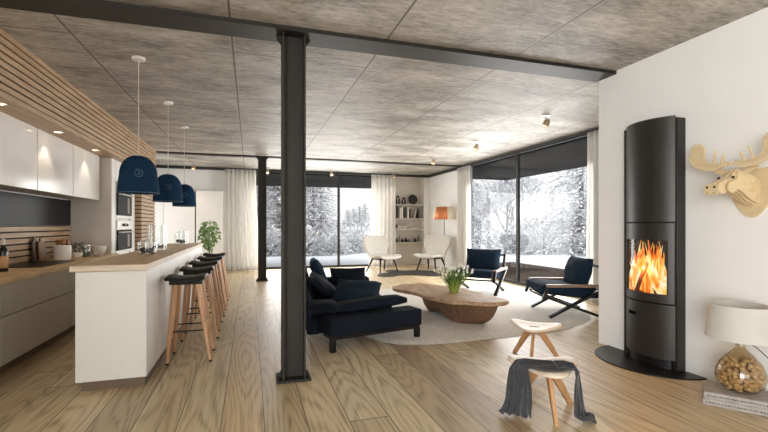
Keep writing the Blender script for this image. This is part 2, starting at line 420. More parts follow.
# beams and columns
struct('ceiling_beam', MB().box(-2.65, 3.67, 3.53, 3.80, 2.895, 2.925).box(-2.65, 3.67, 3.53, 3.80, 2.885, 2.897), M['steel'], 'dark steel ceiling beam over the big column', 'beam')
struct('ceiling_beam', box(-1.96, 5.6, 10.4, 10.56, 2.89, 2.93), M['steel'], 'dark steel ceiling beam crossing above the lounge chairs', 'beam')
m = box(-2.65, 5.6, 12.80, 12.90, 2.85, 2.925)
struct('trim_1', m, M['darkframe'], 'dark steel edge strip above the far window and niche', 'trim')
struct('trim_2', box(5.52, 5.6, 3.77, 12.80, 2.85, 2.925), M['darkframe'], 'dark steel edge strip above the window beside the armchairs', 'trim')
def column(x, y, w, label):
    c = thing('steel_column', label, 'column', (x, y, 0), kind='structure')
    h = w / 2
    m = MB(); m.box(-h, -h + .016, -h, h, .02, 2.89); m.box(h - .016, h, -h, h, .02, 2.89); m.box(-h + .016, h - .016, -.02, -.005, .02, 2.89)
    m.build('column_shaft', M['steel'], c)
    box(-h - .045, h + .045, -h - .02, h + .02, 0, .022).build('base_plate', M['steel'], c, bevel=.004)
    for sx in (-1, 1):
        MB().prism([(sx * h, .02), (sx * (h + .04), .02), (sx * h, .09)], 1, -.012, .012).build('gusset', M['steel'], c)
        MB().prism([(sx * h, 2.89), (sx * (h + .045), 2.89), (sx * (h + .04), 2.86), (sx * h, 2.81)], 1, -.012, .012).build('gusset', M['steel'], c)
        for sy in (-1, 1):
            MB().lathe([(0, .034), (.012, .034), (.012, .022)], 6, (sx * (h + .022), sy * h * .8, 0)).build('bolt', M['blackmetal'], c)
column(.35, 3.68, .19, 'thick dark steel H column in the middle of the room')
column(.27, 10.3, .185, 'dark steel column standing before the far window')

# windows
def window(name, label, axis, at, a0, a1, mull, z1, th=.06):
    """axis 0: runs along X at Y=at; axis 1: runs along Y at X=at"""
    w = thing(name, label, 'window', (0, 0, 0), kind='structure')
    def bx(p0, p1, z0, z1_, d0, d1):
        return box(p0, p1, at + d0, at + d1, z0, z1_) if axis == 0 else box(at + d0, at + d1, p0, p1, z0, z1_)
    m = MB(); f = .05
    for (p0, p1, q0, q1) in ((a0, a1, 0, .055), (a0, a1, z1 - .05, z1), (a0, a0 + f, .055, z1 - .05), (a1 - f, a1, .055, z1 - .05)):
        if axis == 0: m.box(p0, p1, at, at + th, q0, q1)
        else: m.box(at, at + th, p0, p1, q0, q1)
    m.build('window_frame', M['darkframe'], w)
    for mu in mull: bx(mu - .035, mu + .035, .055, z1 - .05, 0, th).build('mullion', M['darkframe'], w)
    ed = [a0 + f] + [e for mu in mull for e in (mu - .035, mu + .035)] + [a1 - f]
    for p0, p1 in zip(ed[::2], ed[1::2]):
        bx(p0, p1, .055, z1 - .05, th / 2 - .004, th / 2 + .004).build('glass_pane', M['pane'], w)
    return w
window('window_1', 'wide dark-framed far window onto the snowy trees behind the sofa', 0, 12.98, -.1, 4.0, [1.12, 2.62], CEIL)
window('window_2', 'tall dark-framed window behind the two navy armchairs', 1, 5.63, 5.55, 10.3, [8.1], CEIL)
window('added_window_3', 'unseen wide window added in the rear wall to light the near room', 0, -5.08, -2.5, .7, [-.9], 2.8)  # unseen opening, placed to throw light on the island front and near room

window('added_window_4', 'unseen window added in the left wall to brighten the wardrobes, hidden by the oak panel', 1, -2.74, 10.6, 12.3, [], 2.5)  # added out of view to brighten the far wardrobes
window('added_window_5', 'unseen tall window added in the left wall behind the viewer to light the right wall', 1, -2.74, -4.8, -1.4, [-3.1], CEIL)  # added out of view so light reaches the stove wall side-on
# outside
struct('snow_ground', MB().sheet(lambda u, v: (-40 + 110 * u, -30 + 120 * v, -.22 + .12 * noise.noise(Vector((u * 22, v * 24, 0))) - .0), 40, 40), M['snow'], 'snow covered garden ground outside the windows', 'ground')
m = MB()
for k in range(23): m.box(5.78 + k * .145, 5.78 + k * .145 + .138, -2, 13.3, -.12, -.04)
struct('terrace_deck', m, M['deck'], 'dark brown timber terrace outside behind the armchairs', 'terrace')
struct('roof_overhang', box(5.76, 8.55, -2, 12.9, 2.86, 3.15), M['overhang'], 'dark roof overhang seen through the window behind the armchairs', 'roof')
struct('roof_overhang', box(-6, 5.4, 13.31, 17.6, 2.86, 3.15), M['overhang'], 'dark roof overhang seen through the far window', 'roof')

# ================================================================== KITCHEN
t = thing('slatted_bulkhead', 'long oak slatted bulkhead under the ceiling above the white wall cabinets', 'bulkhead', (-1.97, 6, 2.36))
box(-.67, 0, -4.2, 4.3, .04, .56).build('core', M['slatdark'], t)
m = MB()
for k in range(8): m.box(0, .022, -4.2, 4.3, .055 + k * .0645, .055 + k * .0645 + .047)
m.build('slats', M['slat'], t)
box(-.67, .022, -4.2, 4.3, 0, .045).build('soffit_board', M['slat'], t)

DL = [(4.56, 'first'), (5.75, 'second'), (6.98, 'third')]
for (y, nm), lb in zip(DL, ('round recessed downlight over the wall cabinet at the photo edge', 'round recessed downlight over the middle wall cabinet door', 'round recessed downlight over the wall cabinet next to the ovens')):
    d = thing('downlight', lb, 'downlight', (-2.09, y, 2.36), 0, 'recessed downlights under the oak bulkhead')
    MB().lathe([(.034, -.001), (.05, -.006), (.052, 0), (.034, 0)], 24, close=True).build('trim_ring', M['inox'], d)
    MB().lathe([(0, -.001), (.033, -.001)], 20).build('lens', M['lamp_on'], d)
    L = bpy.data.lights.new('downlight_beam', 'SPOT'); L.energy = 9; L.spot_size = rad(84); L.spot_blend = .5; L.color = (1, .86, .68); L.shadow_soft_size = .025
    lo = bpy.data.objects.new('downlight_beam', L); COL.objects.link(lo); lo.parent = d; lo.location = (0, 0, -.012)

def wall_cab(y0, y1, label):
    c = thing('wall_cabinet', label, 'cabinet', (-2.65, (y0 + y1) / 2, 1.68), 0, 'white gloss wall cabinets')
    h = (y1 - y0) / 2
    box(0, .408, -h, h, .012, .68).build('body', M['cab'], c)  # darker lacquer puts gap shade between the white doors
    box(.412, .432, -h + .007, h - .007, 0, .68).build('door', M['gloss'], c, bevel=.002)
for y0, y1, lb in ((3.62, 4.60, 'white gloss wall cabinet cut by the left photo edge'), (4.60, 5.58, 'white gloss wall cabinet above the wine bottle'),
                   (5.58, 6.57, 'white gloss wall cabinet above the black hob'), (6.57, 7.60, 'white gloss wall cabinet next to the tall oven cabinet')):
    wall_cab(y0, y1, lb)

def base_cab(y0, y1, label):
    c = thing('base_cabinet', label, 'cabinet', (-2.64, (y0 + y1) / 2, 0), 0, 'pale grey base cabinets')
    h = (y1 - y0) / 2
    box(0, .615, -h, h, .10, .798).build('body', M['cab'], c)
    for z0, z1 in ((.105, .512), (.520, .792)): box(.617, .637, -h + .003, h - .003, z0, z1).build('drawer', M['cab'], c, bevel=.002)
    box(.05, .56, -h, h, 0, .10).build('plinth', M['plinth'], c)
for y0, y1, lb in ((2.97, 4.40, 'pale grey drawer cabinet at the left photo edge'), (4.40, 5.83, 'pale grey two-drawer base cabinet below the wine bottle'),
                   (5.83, 7.26, 'pale grey base cabinet mostly hidden behind the island')):
    base_cab(y0, y1, lb)
tag(box(-2.64, -1.965, 2.95, 7.655, .80, .85).build('worktop', M['top'], bevel=.003), 'oak kitchen worktop along the left wall with the hob', 'worktop')
tag(box(-2.648, -2.618, 2.95, 7.655, 1.295, 1.675).build('splashback', M['slate']), 'dark smoked glass splashback panel under the wall cabinets', 'splashback')
t = thing('slatted_splashback', 'horizontal oak slat panel behind the worktop below the dark glass', 'panel', (-2.648, 5.3, .852))
box(0, .012, -2.35, 2.355, 0, .44).build('backing', M['slatdark'], t)
m = MB()
for k in range(6): m.box(.012, .034, -2.35, 2.355, .008 + k * .073, .008 + k * .073 + .054)
m.build('slats', M['slat'], t)
t = thing('hob', 'flat black glass hob set in the oak worktop', 'hob', (-2.30, 5.85, .851))
box(-.26, .2, -.45, .45, 0, .006).build('glass_top', M['black'], t, bevel=.003)
for x, y, r in ((-.12, -.22, .09), (-.12, .22, .1), (.08, -.2, .1), (.08, .2, .08)):
    MB().lathe([(r - .003, .0064), (r, .0064)], 32).build('cooking_zone_ring', M['bookgrey'], t)

# tall oven cabinet
t = thing('tall_oven_cabinet', 'tall off-white cabinet housing the two built-in ovens', 'cabinet', (-2.645, 8.35, 0))
box(0, .55, -.68, .74, .08, 2.355).build('body', M['tall'], t)
for y0, y1, z0, z1 in ((-.68, -.47, .08, 2.355), (.43, .74, .08, 2.355), (-.465, .425, .08, .80), (-.465, .425, 2.02, 2.355)):
    box(.551, .57, y0 + .002, y1 - .002, z0, z1).build('front_panel', M['white'], t, bevel=.002)
box(.05, .5, -.66, .72, 0, .08).build('plinth', M['plinth'], t)
def oven(z0, z1, label, holes):
    o = thing('oven', label, 'oven', (-2.098, 8.33, z0), 0, 'built-in ovens in the tall cabinet'); h = z1 - z0
    box(.0045, .03, -.44, .44, 0, h).build('oven_body', M['inox'], o, bevel=.003)
    box(.031, .045, -.435, .435, h - .15, h - .005).build('control_panel', M['inox'], o, bevel=.002)
    d = box(.031, .05, -.435, .435, .05, h - .16).build('oven_door', M['ovenglass'], o, bevel=.003)
    box(.0505, .052, .14, .28, .09, h - .24).build('window_grid', M['bookgrey'], d)
    MB().tube([(.051, -.36, h - .20), (.085, -.36, h - .20), (.085, .36, h - .20), (.051, .36, h - .20)], .011).build('handle', M['inox'], o)
    for y in (-.12, .12): MB().lathe([(0, .022), (.02, .022), (.022, 0)], 16).build('knob', M['blackmetal'], o, loc=(.0455, y, h - .08)).rotation_euler = (0, rad(90), 0)
    box(.0455, .048, -.05, .05, h - .105, h - .05).build('display', M['black'], o)
oven(.83, 1.38, 'lower built-in steel oven with black glass door in the tall cabinet', 6)
oven(1.41, 2.01, 'upper built-in steel oven above the other oven', 6)
t = thing('slatted_end_panel', 'oak slatted end panel between the ovens and the white wardrobes', 'panel', (-2.645, 9.7, 0))
box(0, .66, -.585, .6, 0, 2.355).build('core', M['slatdark'], t)
m = MB()
for k in range(31):
    z = .02 + k * .0755
    m.box(.0, .682, -.607, -.585, z, z + .055); m.box(.66, .682, -.585, .6, z, z + .055)
m.build('slats', M['slat'], t)

# white wardrobes at the far end
for x0, x1, lb in ((-2.645, -2.2, 'narrow white wardrobe half hidden by the slatted oak panel'), (-2.2, -1.43, 'white wardrobe behind the smallest blue pendant'), (-1.40, -.72, 'white wardrobe next to the long left curtain, behind the potted tree')):
    c = thing('wardrobe', lb, 'wardrobe', ((x0 + x1) / 2, 12.56, 0), 0, 'white wardrobes at the far wall'); h = (x1 - x0) / 2
    box(-h, h, .022, .38, .06, 2.24).build('body', M['white'], c)
    box(-h + .004, h - .004, 0, .02, .065, 2.235).build('door', M['white'], c, bevel=.002)
    box(-h + .01, h - .01, .03, .37, 0, .06).build('plinth', M['tall'], c)

# island
t = thing('kitchen_island', 'long white kitchen island on a brown plinth under the pendants', 'island', (-1.052, 5.95, 0))
box(-.216, .235, -2.08, 2.08, .078, .934).build('body', M['island'], t)
box(-.235, .255, -2.10, -2.082, .078, .934).build('end_panel', M['island'], t, bevel=.002)
box(-.235, .255, 2.082, 2.10, .078, .934).build('end_panel', M['island'], t, bevel=.002)
ys = [-2.082, -1.55, -.65, .25, 1.15, 2.082]
for a, b in zip(ys, ys[1:]):
    box(.237, .255, a + .004, b - .004, .078, .934).build('side_panel', M['island'], t, bevel=.002)
    box(-.235, -.217, a + .004, b - .004, .078, .934).build('side_panel', M['island'], t, bevel=.002)
box(-.205, .235, -2.07, 2.05, 0, .078).build('plinth', M['plinth'], t)
t = thing('island_worktop', 'oak island worktop with bleached end edge carrying the glass vases', 'worktop', (-1.052, 5.95, .936))
box(-.265, .26, -2.115, 2.115, .002, .05).build('top_board', M['top'], t, bevel=.002)
box(-.266, .261, -2.122, -2.1155, .002, .0485).build('end_edge', M['endgrain'], t)
box(.2605, .266, -2.122, 2.115, .002, .0485).build('side_edge', M['endgrain'], t)

# bar stools
def make_stool():
    s = thing('bar_stool', '', 'bar stool', (0, 0, 0), 0, 'bar stools along the island')
    m = MB()
    def f(u, v):
        a, b = 2 * u - 1, 2 * v - 1
        return (a * .18 - .04, b * .19 * (1 - .06 * a * a), .782 + .035 * abs(a) ** 2.2 - .02 * max(0, abs(a) - .85) / .15 - .012 * b * b)
    m.sheet(f, 14, 10).build('seat', M['leather'], s, solid=.035, bevel=0, sub=1)
    box(-.18, .11, -.15, .15, .735, .775).build('seat_base', M['leather'], s, bevel=.012)
    for sx in (-1, 1):
        for sy in (-1, 1):
            p, q = Vector((sx * .10 - .03, sy * .12, .745)), Vector((sx * .185, sy * .19, .02))
            l = MB().tube([p, p.lerp(q, .5), q], [.026, .024, .016], 12).build('leg', M['stoolwood'], s)
            MB().tube([q, q + (q - p) * .025], [.0145, .013], 10).build('foot_cap', M['blackmetal'], l)
    def at(sx, sy, z): k = (.745 - z) / .725; return (sx * (.10 + .085 * k) - .03 * (1 - k), sy * (.12 + .07 * k), z)
    for a, b, z in (((-1, -1), (1, -1), .30), ((-1, 1), (1, 1), .30), ((-1, -1), (-1, 1), .36), ((1, -1), (1, 1), .36)):
        MB().tube([at(*a, z), at(*b, z)], .007, 8).build('foot_rail', M['blackmetal'], s)
    return s
st0 = make_stool()
SL = ['nearest wooden bar stool with black saddle seat, at the island end', 'second bar stool from the near island end, black saddle seat', 'third, middle bar stool of the five along the island',
      'fourth bar stool from the near end, before the farthest one', 'farthest bar stool, beside the potted tree']
for k in range(5):
    loc = (-.545, 4.55 + .85 * k, 0)
    if k == 0: st0.location = loc; st0['label'] = SL[0]
    else: dup(st0, loc, rad((0, 2, -2, 1, 0)[k]), SL[k])

# pendants
def make_pendant():
    p = thing('pendant_lamp', '', 'pendant lamp', (0, 0, 1.61), 0, 'blue felt pendants over the island')
    ang = [PI / 2 * i / 12 for i in range(13)]
    out = [(.18, 0), (.178, .05), (.172, .11), (.163, .17)] + [(.163 * cos(a) ** .8 if a < PI / 2 - .01 else .012, .17 + .19 * sin(a)) for a in ang[1:]]
    inn = [(max(.008, r - .008), z - (.006 if z > .2 else 0)) for r, z in out[::-1]]
    MB().lathe(out + inn, 40).build('shade', M['felt'], p)
    MB().lathe([(.181, .002), (.1815, -.004), (.171, -.004), (.171, .002)], 40, close=True).build('hem', M['feltlip'], p)
    MB().tube([(0, 0, .355), (0, 0, 1.285)], .004, 8).build('cable', M['cable'], p)
    MB().lathe([(0, 1.285), (.058, 1.285), (.06, 1.297), (.06, 1.31), (0, 1.31)], 28).build('ceiling_rose', M['ceramic'], p)
    MB().lathe([(0, .30), (.02, .30), (.02, .355), (0, .355)], 16).build('socket', M['cable'], p)
    MB().ball((0, 0, .25), .04, 16, 10).build('bulb', M['ceramic'], p)
    # round emblem stitched on the shade, facing the room
    m = MB(); pts = []
    d = math.atan2(-.97, .22)
    def S(a, z, o=.002):
        r = .172 if z < .11 else .172 - (z - .11) * .15
        if z > .17: r = .163 * cos(math.asin(min(1, (z - .17) / .19))) ** .8
        th = d + a / r
        return ((r + o) * cos(th), (r + o) * sin(th), z)
    m.tube([S(.034 * cos(k * PI / 12), .178 + .036 * sin(k * PI / 12)) for k in range(25)], .0028, 6)
    m.tube([S(-.010 + .018 * sin(k * PI / 6), .160 + .007 * k) for k in range(9)], .0026, 6)
    m.tube([S(.012 - .012 * sin(k * PI / 5), .158 + .006 * k) for k in range(7)], .0026, 6)
    m.build('emblem', M['feltlip'], p)
    return p
pd = make_pendant()
for k, (x, y, lb) in enumerate(((-1.03, 4.65, 'nearest and largest-looking blue felt dome pendant with round emblem'), (-1.03, 6.21, 'middle blue felt dome pendant of the three over the island'), (-1.03, 7.67, 'farthest blue felt dome pendant, before the white wardrobes'))):
    if k == 0: pd.location = (x, y, 1.61); pd['label'] = lb
    else: dup(pd, (x, y, 1.61), 0, lb)

# ---- worktop clutter
t = thing('wine_bottle', 'dark wine bottle with tan label on the worktop at the photo edge', 'bottle', (-2.27, 5.02, .851))
MB().lathe([(0, 0), (.036, 0), (.038, .01), (.038, .19), (.03, .22), (.014, .245), (.013, .28), (0, .28)], 24).build('glass_body', M['bottle'], t)
MB().lathe([(.0388, .035), (.0388, .15)], 24).build('paper_label', M['tan'], t, solid=.001)
MB().lathe([(0, .315), (.0145, .315), (.0145, .262), (.0135, .255)], 16).build('neck_foil', M['cable'], t)
t = thing('storage_jar', 'big white canister on the worktop filled with wooden utensils', 'canister', (-2.33, 6.55, .851))
MB().lathe([(0, 0), (.088, 0), (.094, .012), (.096, .18), (.091, .186), (.088, .18), (.086, .015), (0, .012)], 32).build('jar_body', M['ceramic'], t)
for k in range(6):
    a = k * 1.05; u = thing('wooden_spoon', 'wooden cooking spoon standing in the white canister', 'spoon', (-2.33 + .035 * cos(a), 6.55 + .035 * sin(a), .87), a, 'wooden spoons in the white canister')
    MB().tube([(0, 0, 0), (.022, 0, .17)], .006, 8).build('spoon_handle', M['oakleg'], u)
    MB().ball((.028, 0, .205), .036, 12, 8, (.4, .75, 1)).build('spoon_head', M['midwood'], u)
for (x, y, w, h, tl, mt, lb) in ((-2.59, 6.42, .15, .30, 5, 'darkwood', 'dark walnut chopping board leaning on the oak slats'), (-2.56, 6.52, .17, .28, 6, 'midwood', 'mid brown chopping board leaning in front of the dark board')):
    b = MB().prism([(-w / 2, 0), (w / 2, 0), (w / 2, h * .8), (.03, h * .86), (.025, h), (-.025, h), (-.03, h * .86), (-w / 2, h * .8)], 0, -.009, .009, RY(-tl)).build('chopping_board', M[mt], None, (x + .03, y, .853), bevel=.003)
    tag(b, lb, 'chopping board', 'chopping boards against the slats')
t = thing('herb_pot', 'small white bowl with green herb plant beside the canister', 'plant', (-2.25, 6.80, .851))
MB().lathe([(0, 0), (.04, 0), (.065, .03), (.07, .075), (.065, .075), (.058, .035), (0, .02)], 24).build('bowl', M['ceramic'], t)
m = MB()
for k in range(90):
    a, e, r = R.uniform(0, 2 * PI), R.uniform(0, 1), R.uniform(.02, .08)
    c = Vector((r * cos(a), r * sin(a), .07 + e * .13)); d = Vector((R.uniform(-1, 1), R.uniform(-1, 1), R.uniform(0, 1))).normalized() * .03; s_ = d.cross(Vector((R.random(), R.random(), R.random()))).normalized() * .012
    m.tri(c, c + d * .5 + s_, c + d); m.tri(c, c + d, c + d * .5 - s_)
m.build('foliage', M['leafdark'], t, flat=True, recalc=False)
t = thing('pepper_mill', 'tall dark pepper mill behind the herb bowl', 'pepper mill', (-2.42, 6.95, .851))
MB().lathe([(0, 0), (.03, 0), (.03, .03), (.02, .08), (.026, .14), (.03, .16), (.018, .175), (.024, .2), (0, .225)], 20).build('mill_body', M['darkwood'], t)
for x, y, h, lb in ((-2.20, 6.98, .155, 'clear glass storage jar left of the white bowl'), (-2.28, 7.12, .135, 'shorter clear glass jar behind the pale garlic bulb')):
    t = thing('glass_jar', lb, 'jar', (x, y, .851), 0, 'glass jars on the worktop')
    MB().lathe([(0, 0), (.05, 0), (.055, .01), (.055, h - .03), (.045, h - .01), (.045, h), (.042, h), (.051, h - .032), (.051, .012), (0, .008)], 24).build('jar_glass', M['clear'], t)
    MB().lathe([(0, h + .022), (.02, h + .02), (.048, h + .012), (.048, h + .001), (0, h + .001)], 24).build('jar_lid', M['inox'], t)
    MB().lathe([(0, .009), (.049, .013), (.049, h * .45), (0, h * .5)], 20).build('jar_contents', M['leafdark'], t)
t = thing('garlic_bulb', 'pale garlic bulb on the worktop before the white bowl', 'garlic', (-2.09, 7.02, .851))
MB().lathe([(0, 0), (.02, .002), (.036, .02), (.034, .04), (.014, .06), (.006, .085), (0, .086)], 12).build('bulb_body', M['pagew'], t)
t = tag(MB().lathe([(0, 0), (.055, 0), (.058, .01), (.095, .07), (.108, .135), (.103, .137), (.09, .075), (.05, .018), (0, .014)], 36).build('white_bowl', M['ceramic'], None, (-2.16, 7.36, .851)), 'plain white bowl on the worktop beside the tall oven cabinet', 'bowl')

# island glass
def pebbles(n, c, rad_, h, lb, grp):
    base = None
    for k in range(n):
        a, r = R.uniform(0, 2 * PI), rad_ * math.sqrt(R.random())
        loc = (c[0] + r * cos(a), c[1] + r * sin(a), c[2] + .016 + h * R.random())
        if base is None:
            base = tag(MB().ball((0, 0, 0), .016, 8, 6, (1.2, .9, .75)).build('pebble', M['pebble']), lb, 'pebble', grp); o = base
        else: o = base.copy(); COL.objects.link(o)
        o.location = loc; o.rotation_euler = (R.random() * 3, R.random() * 3, R.random() * 3)
def glass_cyl(r, h, c, lb):
    return tag(MB().lathe([(0, 0), (r, 0), (r, h), (r - .004, h), (r - .004, .008), (0, .008)], 32).build('glass_vase', M['clear'], None, c), lb, 'vase', 'glass vases on the island')
ZI = .987
glass_cyl(.095, .13, (-1.07, 5.22, ZI), 'low clear glass bowl holding the white bottle vase and dark pebbles')
pebbles(24, (-1.07, 5.22, ZI + .008), .07, .03, 'dark pebble in the low glass bowl under the white bottle vase', 'pebbles in the low bowl')
t = thing('bottle_vase', 'white round bottle vase with tall thin neck on the island', 'vase', (-1.06, 5.22, ZI + .05)); t.scale = (.8, .8, .95)
MB().lathe([(0, 0), (.03, 0), (.052, .02), (.06, .05), (.05, .085), (.022, .105), (.013, .12), (.012, .26), (.016, .275), (.012, .275), (.008, .26), (0, .12)], 28).build('vase_body', M['ceramic'], t)
glass_cyl(.10, .31, (-1.11, 5.98, ZI), 'tall clear glass cylinder vase with dark pebbles on the island')
pebbles(26, (-1.11, 5.98, ZI + .008), .075, .045, 'dark pebble in the tall glass cylinder vase', 'pebbles in the tall vase')
glass_cyl(.10, .22, (-1.08, 7.72, ZI), 'clear glass cylinder vase at the far end of the island')
pebbles(26, (-1.08, 7.72, ZI + .008), .075, .04, 'dark pebble in the glass vase at the far island end', 'pebbles in the far vase')

# potted tree at the island end
t = thing('potted_tree', 'small leafy green potted tree behind the island end', 'plant', (-.79, 9.35, 0)); t.scale = (.85, .85, .98)
MB().lathe([(0, 0), (.12, 0), (.15, .02), (.18, .36), (.165, .36), (.15, .33), (0, .32)], 28).build('pot', M['ceramic'], t)
m = MB(); m.tube([(0, 0, .3), (.02, .01, .6), (-.01, 0, .9), (.01, .01, 1.15)], [.016, .014, .012, .008], 8)
for k in range(9):
    a = k * .7; m.tube([(0, 0, .78 + k * .03), (.1 * cos(a), .1 * sin(a), .95 + k * .04)], .005, 5)
m.build('stem', M['bark2'], t)
m = MB()
for k in range(420):
    while True:
        q = Vector((R.uniform(-1, 1), R.uniform(-1, 1), R.uniform(-1, 1)))
        if .35 < q.length < 1: break
    w = .215 if q.z > -.2 else .15
    c = Vector((q.x * w, q.y * w, 1.12 + q.z * .33)); d = Vector((q.x, q.y, -.8 + R.uniform(-.5, .7))).normalized() * R.uniform(.06, .1); s_ = d.cross(Vector((R.uniform(-1, 1), R.uniform(-1, 1), R.uniform(-.3, 1)))).normalized() * .022
    a, b, e = c + d * .45 + s_, c + d, c + d * .45 - s_
    m.bm.faces.new([m.bm.verts.new(x) for x in (c, a, b, e)])
m.build('foliage', M['leaf'], t, flat=True, recalc=False)

# ================================================================== CURTAINS, RAIL, SPOTS
def curtain(label, p0, p1, folds, amp, flare0=0, flare1=0, z1=2.86, seed=0):
    """hangs from p0 to p1 (x, y); flare widens the hem at either end"""
    p0, p1 = Vector((*p0, 0)), Vector((*p1, 0)); d = (p1 - p0); L = d.length; d.normalize(); n = Vector((-d.y, d.x, 0))
    def f(u, v):
        z = .012 + (z1 - .012) * v; low = (1 - v) ** 2.2
        s_ = -flare0 * low + (L + (flare0 + flare1) * low) * u
        ph = folds * 2 * PI * u + .9 * noise.noise(Vector((u * 5 + seed, 0, 0))) * 2
        a = amp * (.75 + .35 * noise.noise(Vector((u * 9, v * 1.5, seed)))) * (1 + .35 * low)
        w = a * (sin(ph) + .12 * sin(2.3 * ph + v * 1.2)) + .02 * low * sin(9 * u + seed)
        return p0 + d * s_ + n * w + Vector((0, 0, z))
    o = MB().sheet(f, int(folds * 22), 16).build('curtain', M['curtain'], solid=.006)
    return tag(o, label, 'curtain', 'white linen curtains')
curtain('wide white linen curtain left of the far window, beside the wardrobes', (-.66, 12.62), (.16, 12.62), 7, .05, .0, .16, seed=1)
curtain('white linen curtain right of the far window, beside the shelf niche', (3.58, 12.66), (4.36, 12.66), 6, .05, .10, 0, seed=2)
curtain('white linen curtain at the far end of the armchair window, beside the floor lamp', (5.46, 10.62), (5.46, 9.86), 5, .045, .0, .05, seed=3)
curtain('white linen curtain half hidden by the stove wall', (5.46, 5.86), (5.46, 5.45), 4, .035, .04, 0, seed=4)
tag(box(5.44, 5.47, 5.4, 12.6, 2.87, 2.895).build('curtain_rail', M['steel']), 'thin dark curtain rail above the armchair window', 'curtain rail')

def make_spot():
    s = thing('ceiling_spotlight', '', 'spotlight', (0, 0, CEIL), 0, 'copper ceiling spotlights')
    MB().lathe([(0, -.001), (.062, -.001), (.062, -.014), (0, -.016)], 24).build('ceiling_plate', M['inox'], s)
    MB().tube([(0, 0, -.014), (0, 0, -.06)], .009, 8).build('stem', M['inox'], s)
    h = MB().lathe([(0, .055), (.022, .055), (.045, .02), (.05, -.055), (.043, -.055), (.038, -.02), (0, -.02)], 24).build('spot_head', M['copper'], s, (.012, 0, -.112)); h.rotation_euler = (rad(14), rad(24), 0)
    MB().lathe([(0, -.048), (.040, -.048)], 20).build('spot_lens', M['bulb'], h)
    return s
sp = make_spot()
SP = [(4.16, 5.27, 'nearest copper ceiling spotlight, above the right navy armchair'), (4.16, 7.30, 'second copper ceiling spotlight of the row beside the right window'), (4.17, 9.32, 'third copper ceiling spotlight, just before the thin far beam'),
      (-1.40, 12.1, 'copper ceiling spotlight above the white wardrobes'), (.47, 12.4, 'copper ceiling spotlight beside the far steel column'), (2.29, 12.4, 'copper ceiling spotlight above the middle of the far window'), (4.2, 12.4, 'copper ceiling spotlight before the shelf niche')]
for k, (x, y, lb) in enumerate(SP):
    if k == 0: s = sp; s.location = (x, y, CEIL); s['label'] = lb
    else: s = dup(sp, (x, y, CEIL), k * .5, lb)
    L = bpy.data.lights.new('spot_beam', 'SPOT'); L.energy = 9; L.spot_size = rad(95); L.spot_blend = .7; L.color = (1, .85, .68); L.shadow_soft_size = .04
    lo = bpy.data.objects.new('spot_beam', L); COL.objects.link(lo); lo.parent = s; lo.location = (-.012, .022, -.18)

# ================================================================== SHELF NICHE
for z, lb in ((.74, 'lowest niche shelf board with small jars'), (1.17, 'second lowest niche shelf board with lying books'), (1.52, 'niche shelf board with upright books'), (1.97, 'top niche shelf board with the round dark disc')):
    tag(box(4.432, 5.428, 12.925, 13.195, z - .04, z).build('wall_shelf', M['shelfw'], bevel=.003), lb, 'shelf', 'shelf boards in the niche')
tag(MB().lathe([(0, 0), (.16, .0), (.165, .012), (.12, .03), (.05, .022), (0, .02)], 36).build('round_disc', M['bookblack'], None, (5.1, 13.06, 2.137)), 'round dark decorative disc standing on the top niche shelf', 'ornament')
bpy.context.scene.objects['round_disc'].rotation_euler = (rad(82), 0, 0)
for x, h, lb in ((4.58, .30, 'taller dark abstract figurine on the top niche shelf'), (4.78, .24, 'shorter dark abstract figurine beside the round disc')):
    t = thing('figurine', lb, 'figurine', (x, 13.05, 1.971), 0, 'dark figurines on the top shelf')
    box(-.07, .07, -.04, .04, 0, .03).build('base', M['bookblack'], t, bevel=.004)
    MB().tube([(-.045, 0, .03), (-.05, 0, h * .5), (-.03, 0, h * .8), (.0, 0, h * .94), (.035, 0, h * .8), (.05, 0, h * .5), (.045, 0, .03)], [.03, .026, .03, .036, .03, .026, .03], 10).build('figure_body', M['bookblack'], t, sub=1)
def book(x, y, z, w, d, h, mat, label, tilt=0, flat=False, rz=0, group='books in the niche'):
    b = thing('book', label, 'book', (x, y, z), rz, group)
    mt = RY(tilt)
    m = MB(); m.box(-w / 2, w / 2, -d / 2, -d / 2 + .004, 0, h, mt); m.box(-w / 2, -w / 2 + .003, -d / 2, d / 2, 0, h, mt); m.box(w / 2 - .003, w / 2, -d / 2, d / 2, 0, h, mt)
    if flat:
        m = MB(); m.box(-w / 2, w / 2, -d / 2, d / 2, 0, .004); m.box(-w / 2, w / 2, -d / 2, d / 2, h - .004, h); m.box(-w / 2, -w / 2 + .004, -d / 2, d / 2, 0, h)
        m.build('cover', M[mat], b); box(-w / 2 + .005, w / 2 - .004, -d / 2 + .003, d / 2 - .003, .0045, h - .0045).build('pages', M['pagew'], b)
    else:
        m.build('cover', M[mat], b); MB().box(-w / 2 + .0035, w / 2 - .0035, -d / 2 + .005, d / 2 - .003, .003, h - .004, mt).build('pages', M['pagew'], b)
UB = [(4.50, .085, .40, 'bookblack', 0, 'thick black book at the left end of the upright row'), (4.585, .05, .36, 'bookgrey', 0, 'grey upright book beside the thick black one'), (4.645, .055, .34, 'bookwhite', 0, 'first white upright book after the grey one'),
      (4.705, .05, .37, 'bookwhite', 0, 'taller white upright book left of the leaning black book'), (4.80, .045, .36, 'bookblack', -9, 'black book leaning left in the upright row'), (4.90, .06, .35, 'bookwhite', 0, 'white upright book right of the leaning black book'),
      (5.0, .035, .30, 'bookgrey', 0, 'thin grey upright book in the middle of the row'), (5.13, .03, .31, 'bookwhite', 12, 'thin white book leaning right'), (5.21, .03, .30, 'bookblack', 0, 'thin black upright book near the right end'), (5.30, .04, .31, 'bookgrey', 0, 'last grey upright book at the right end of the row')]
for x, w, h, mt, tl, lb in UB: book(x, 13.06, 1.521, w, .2, h, mt, lb, tl)
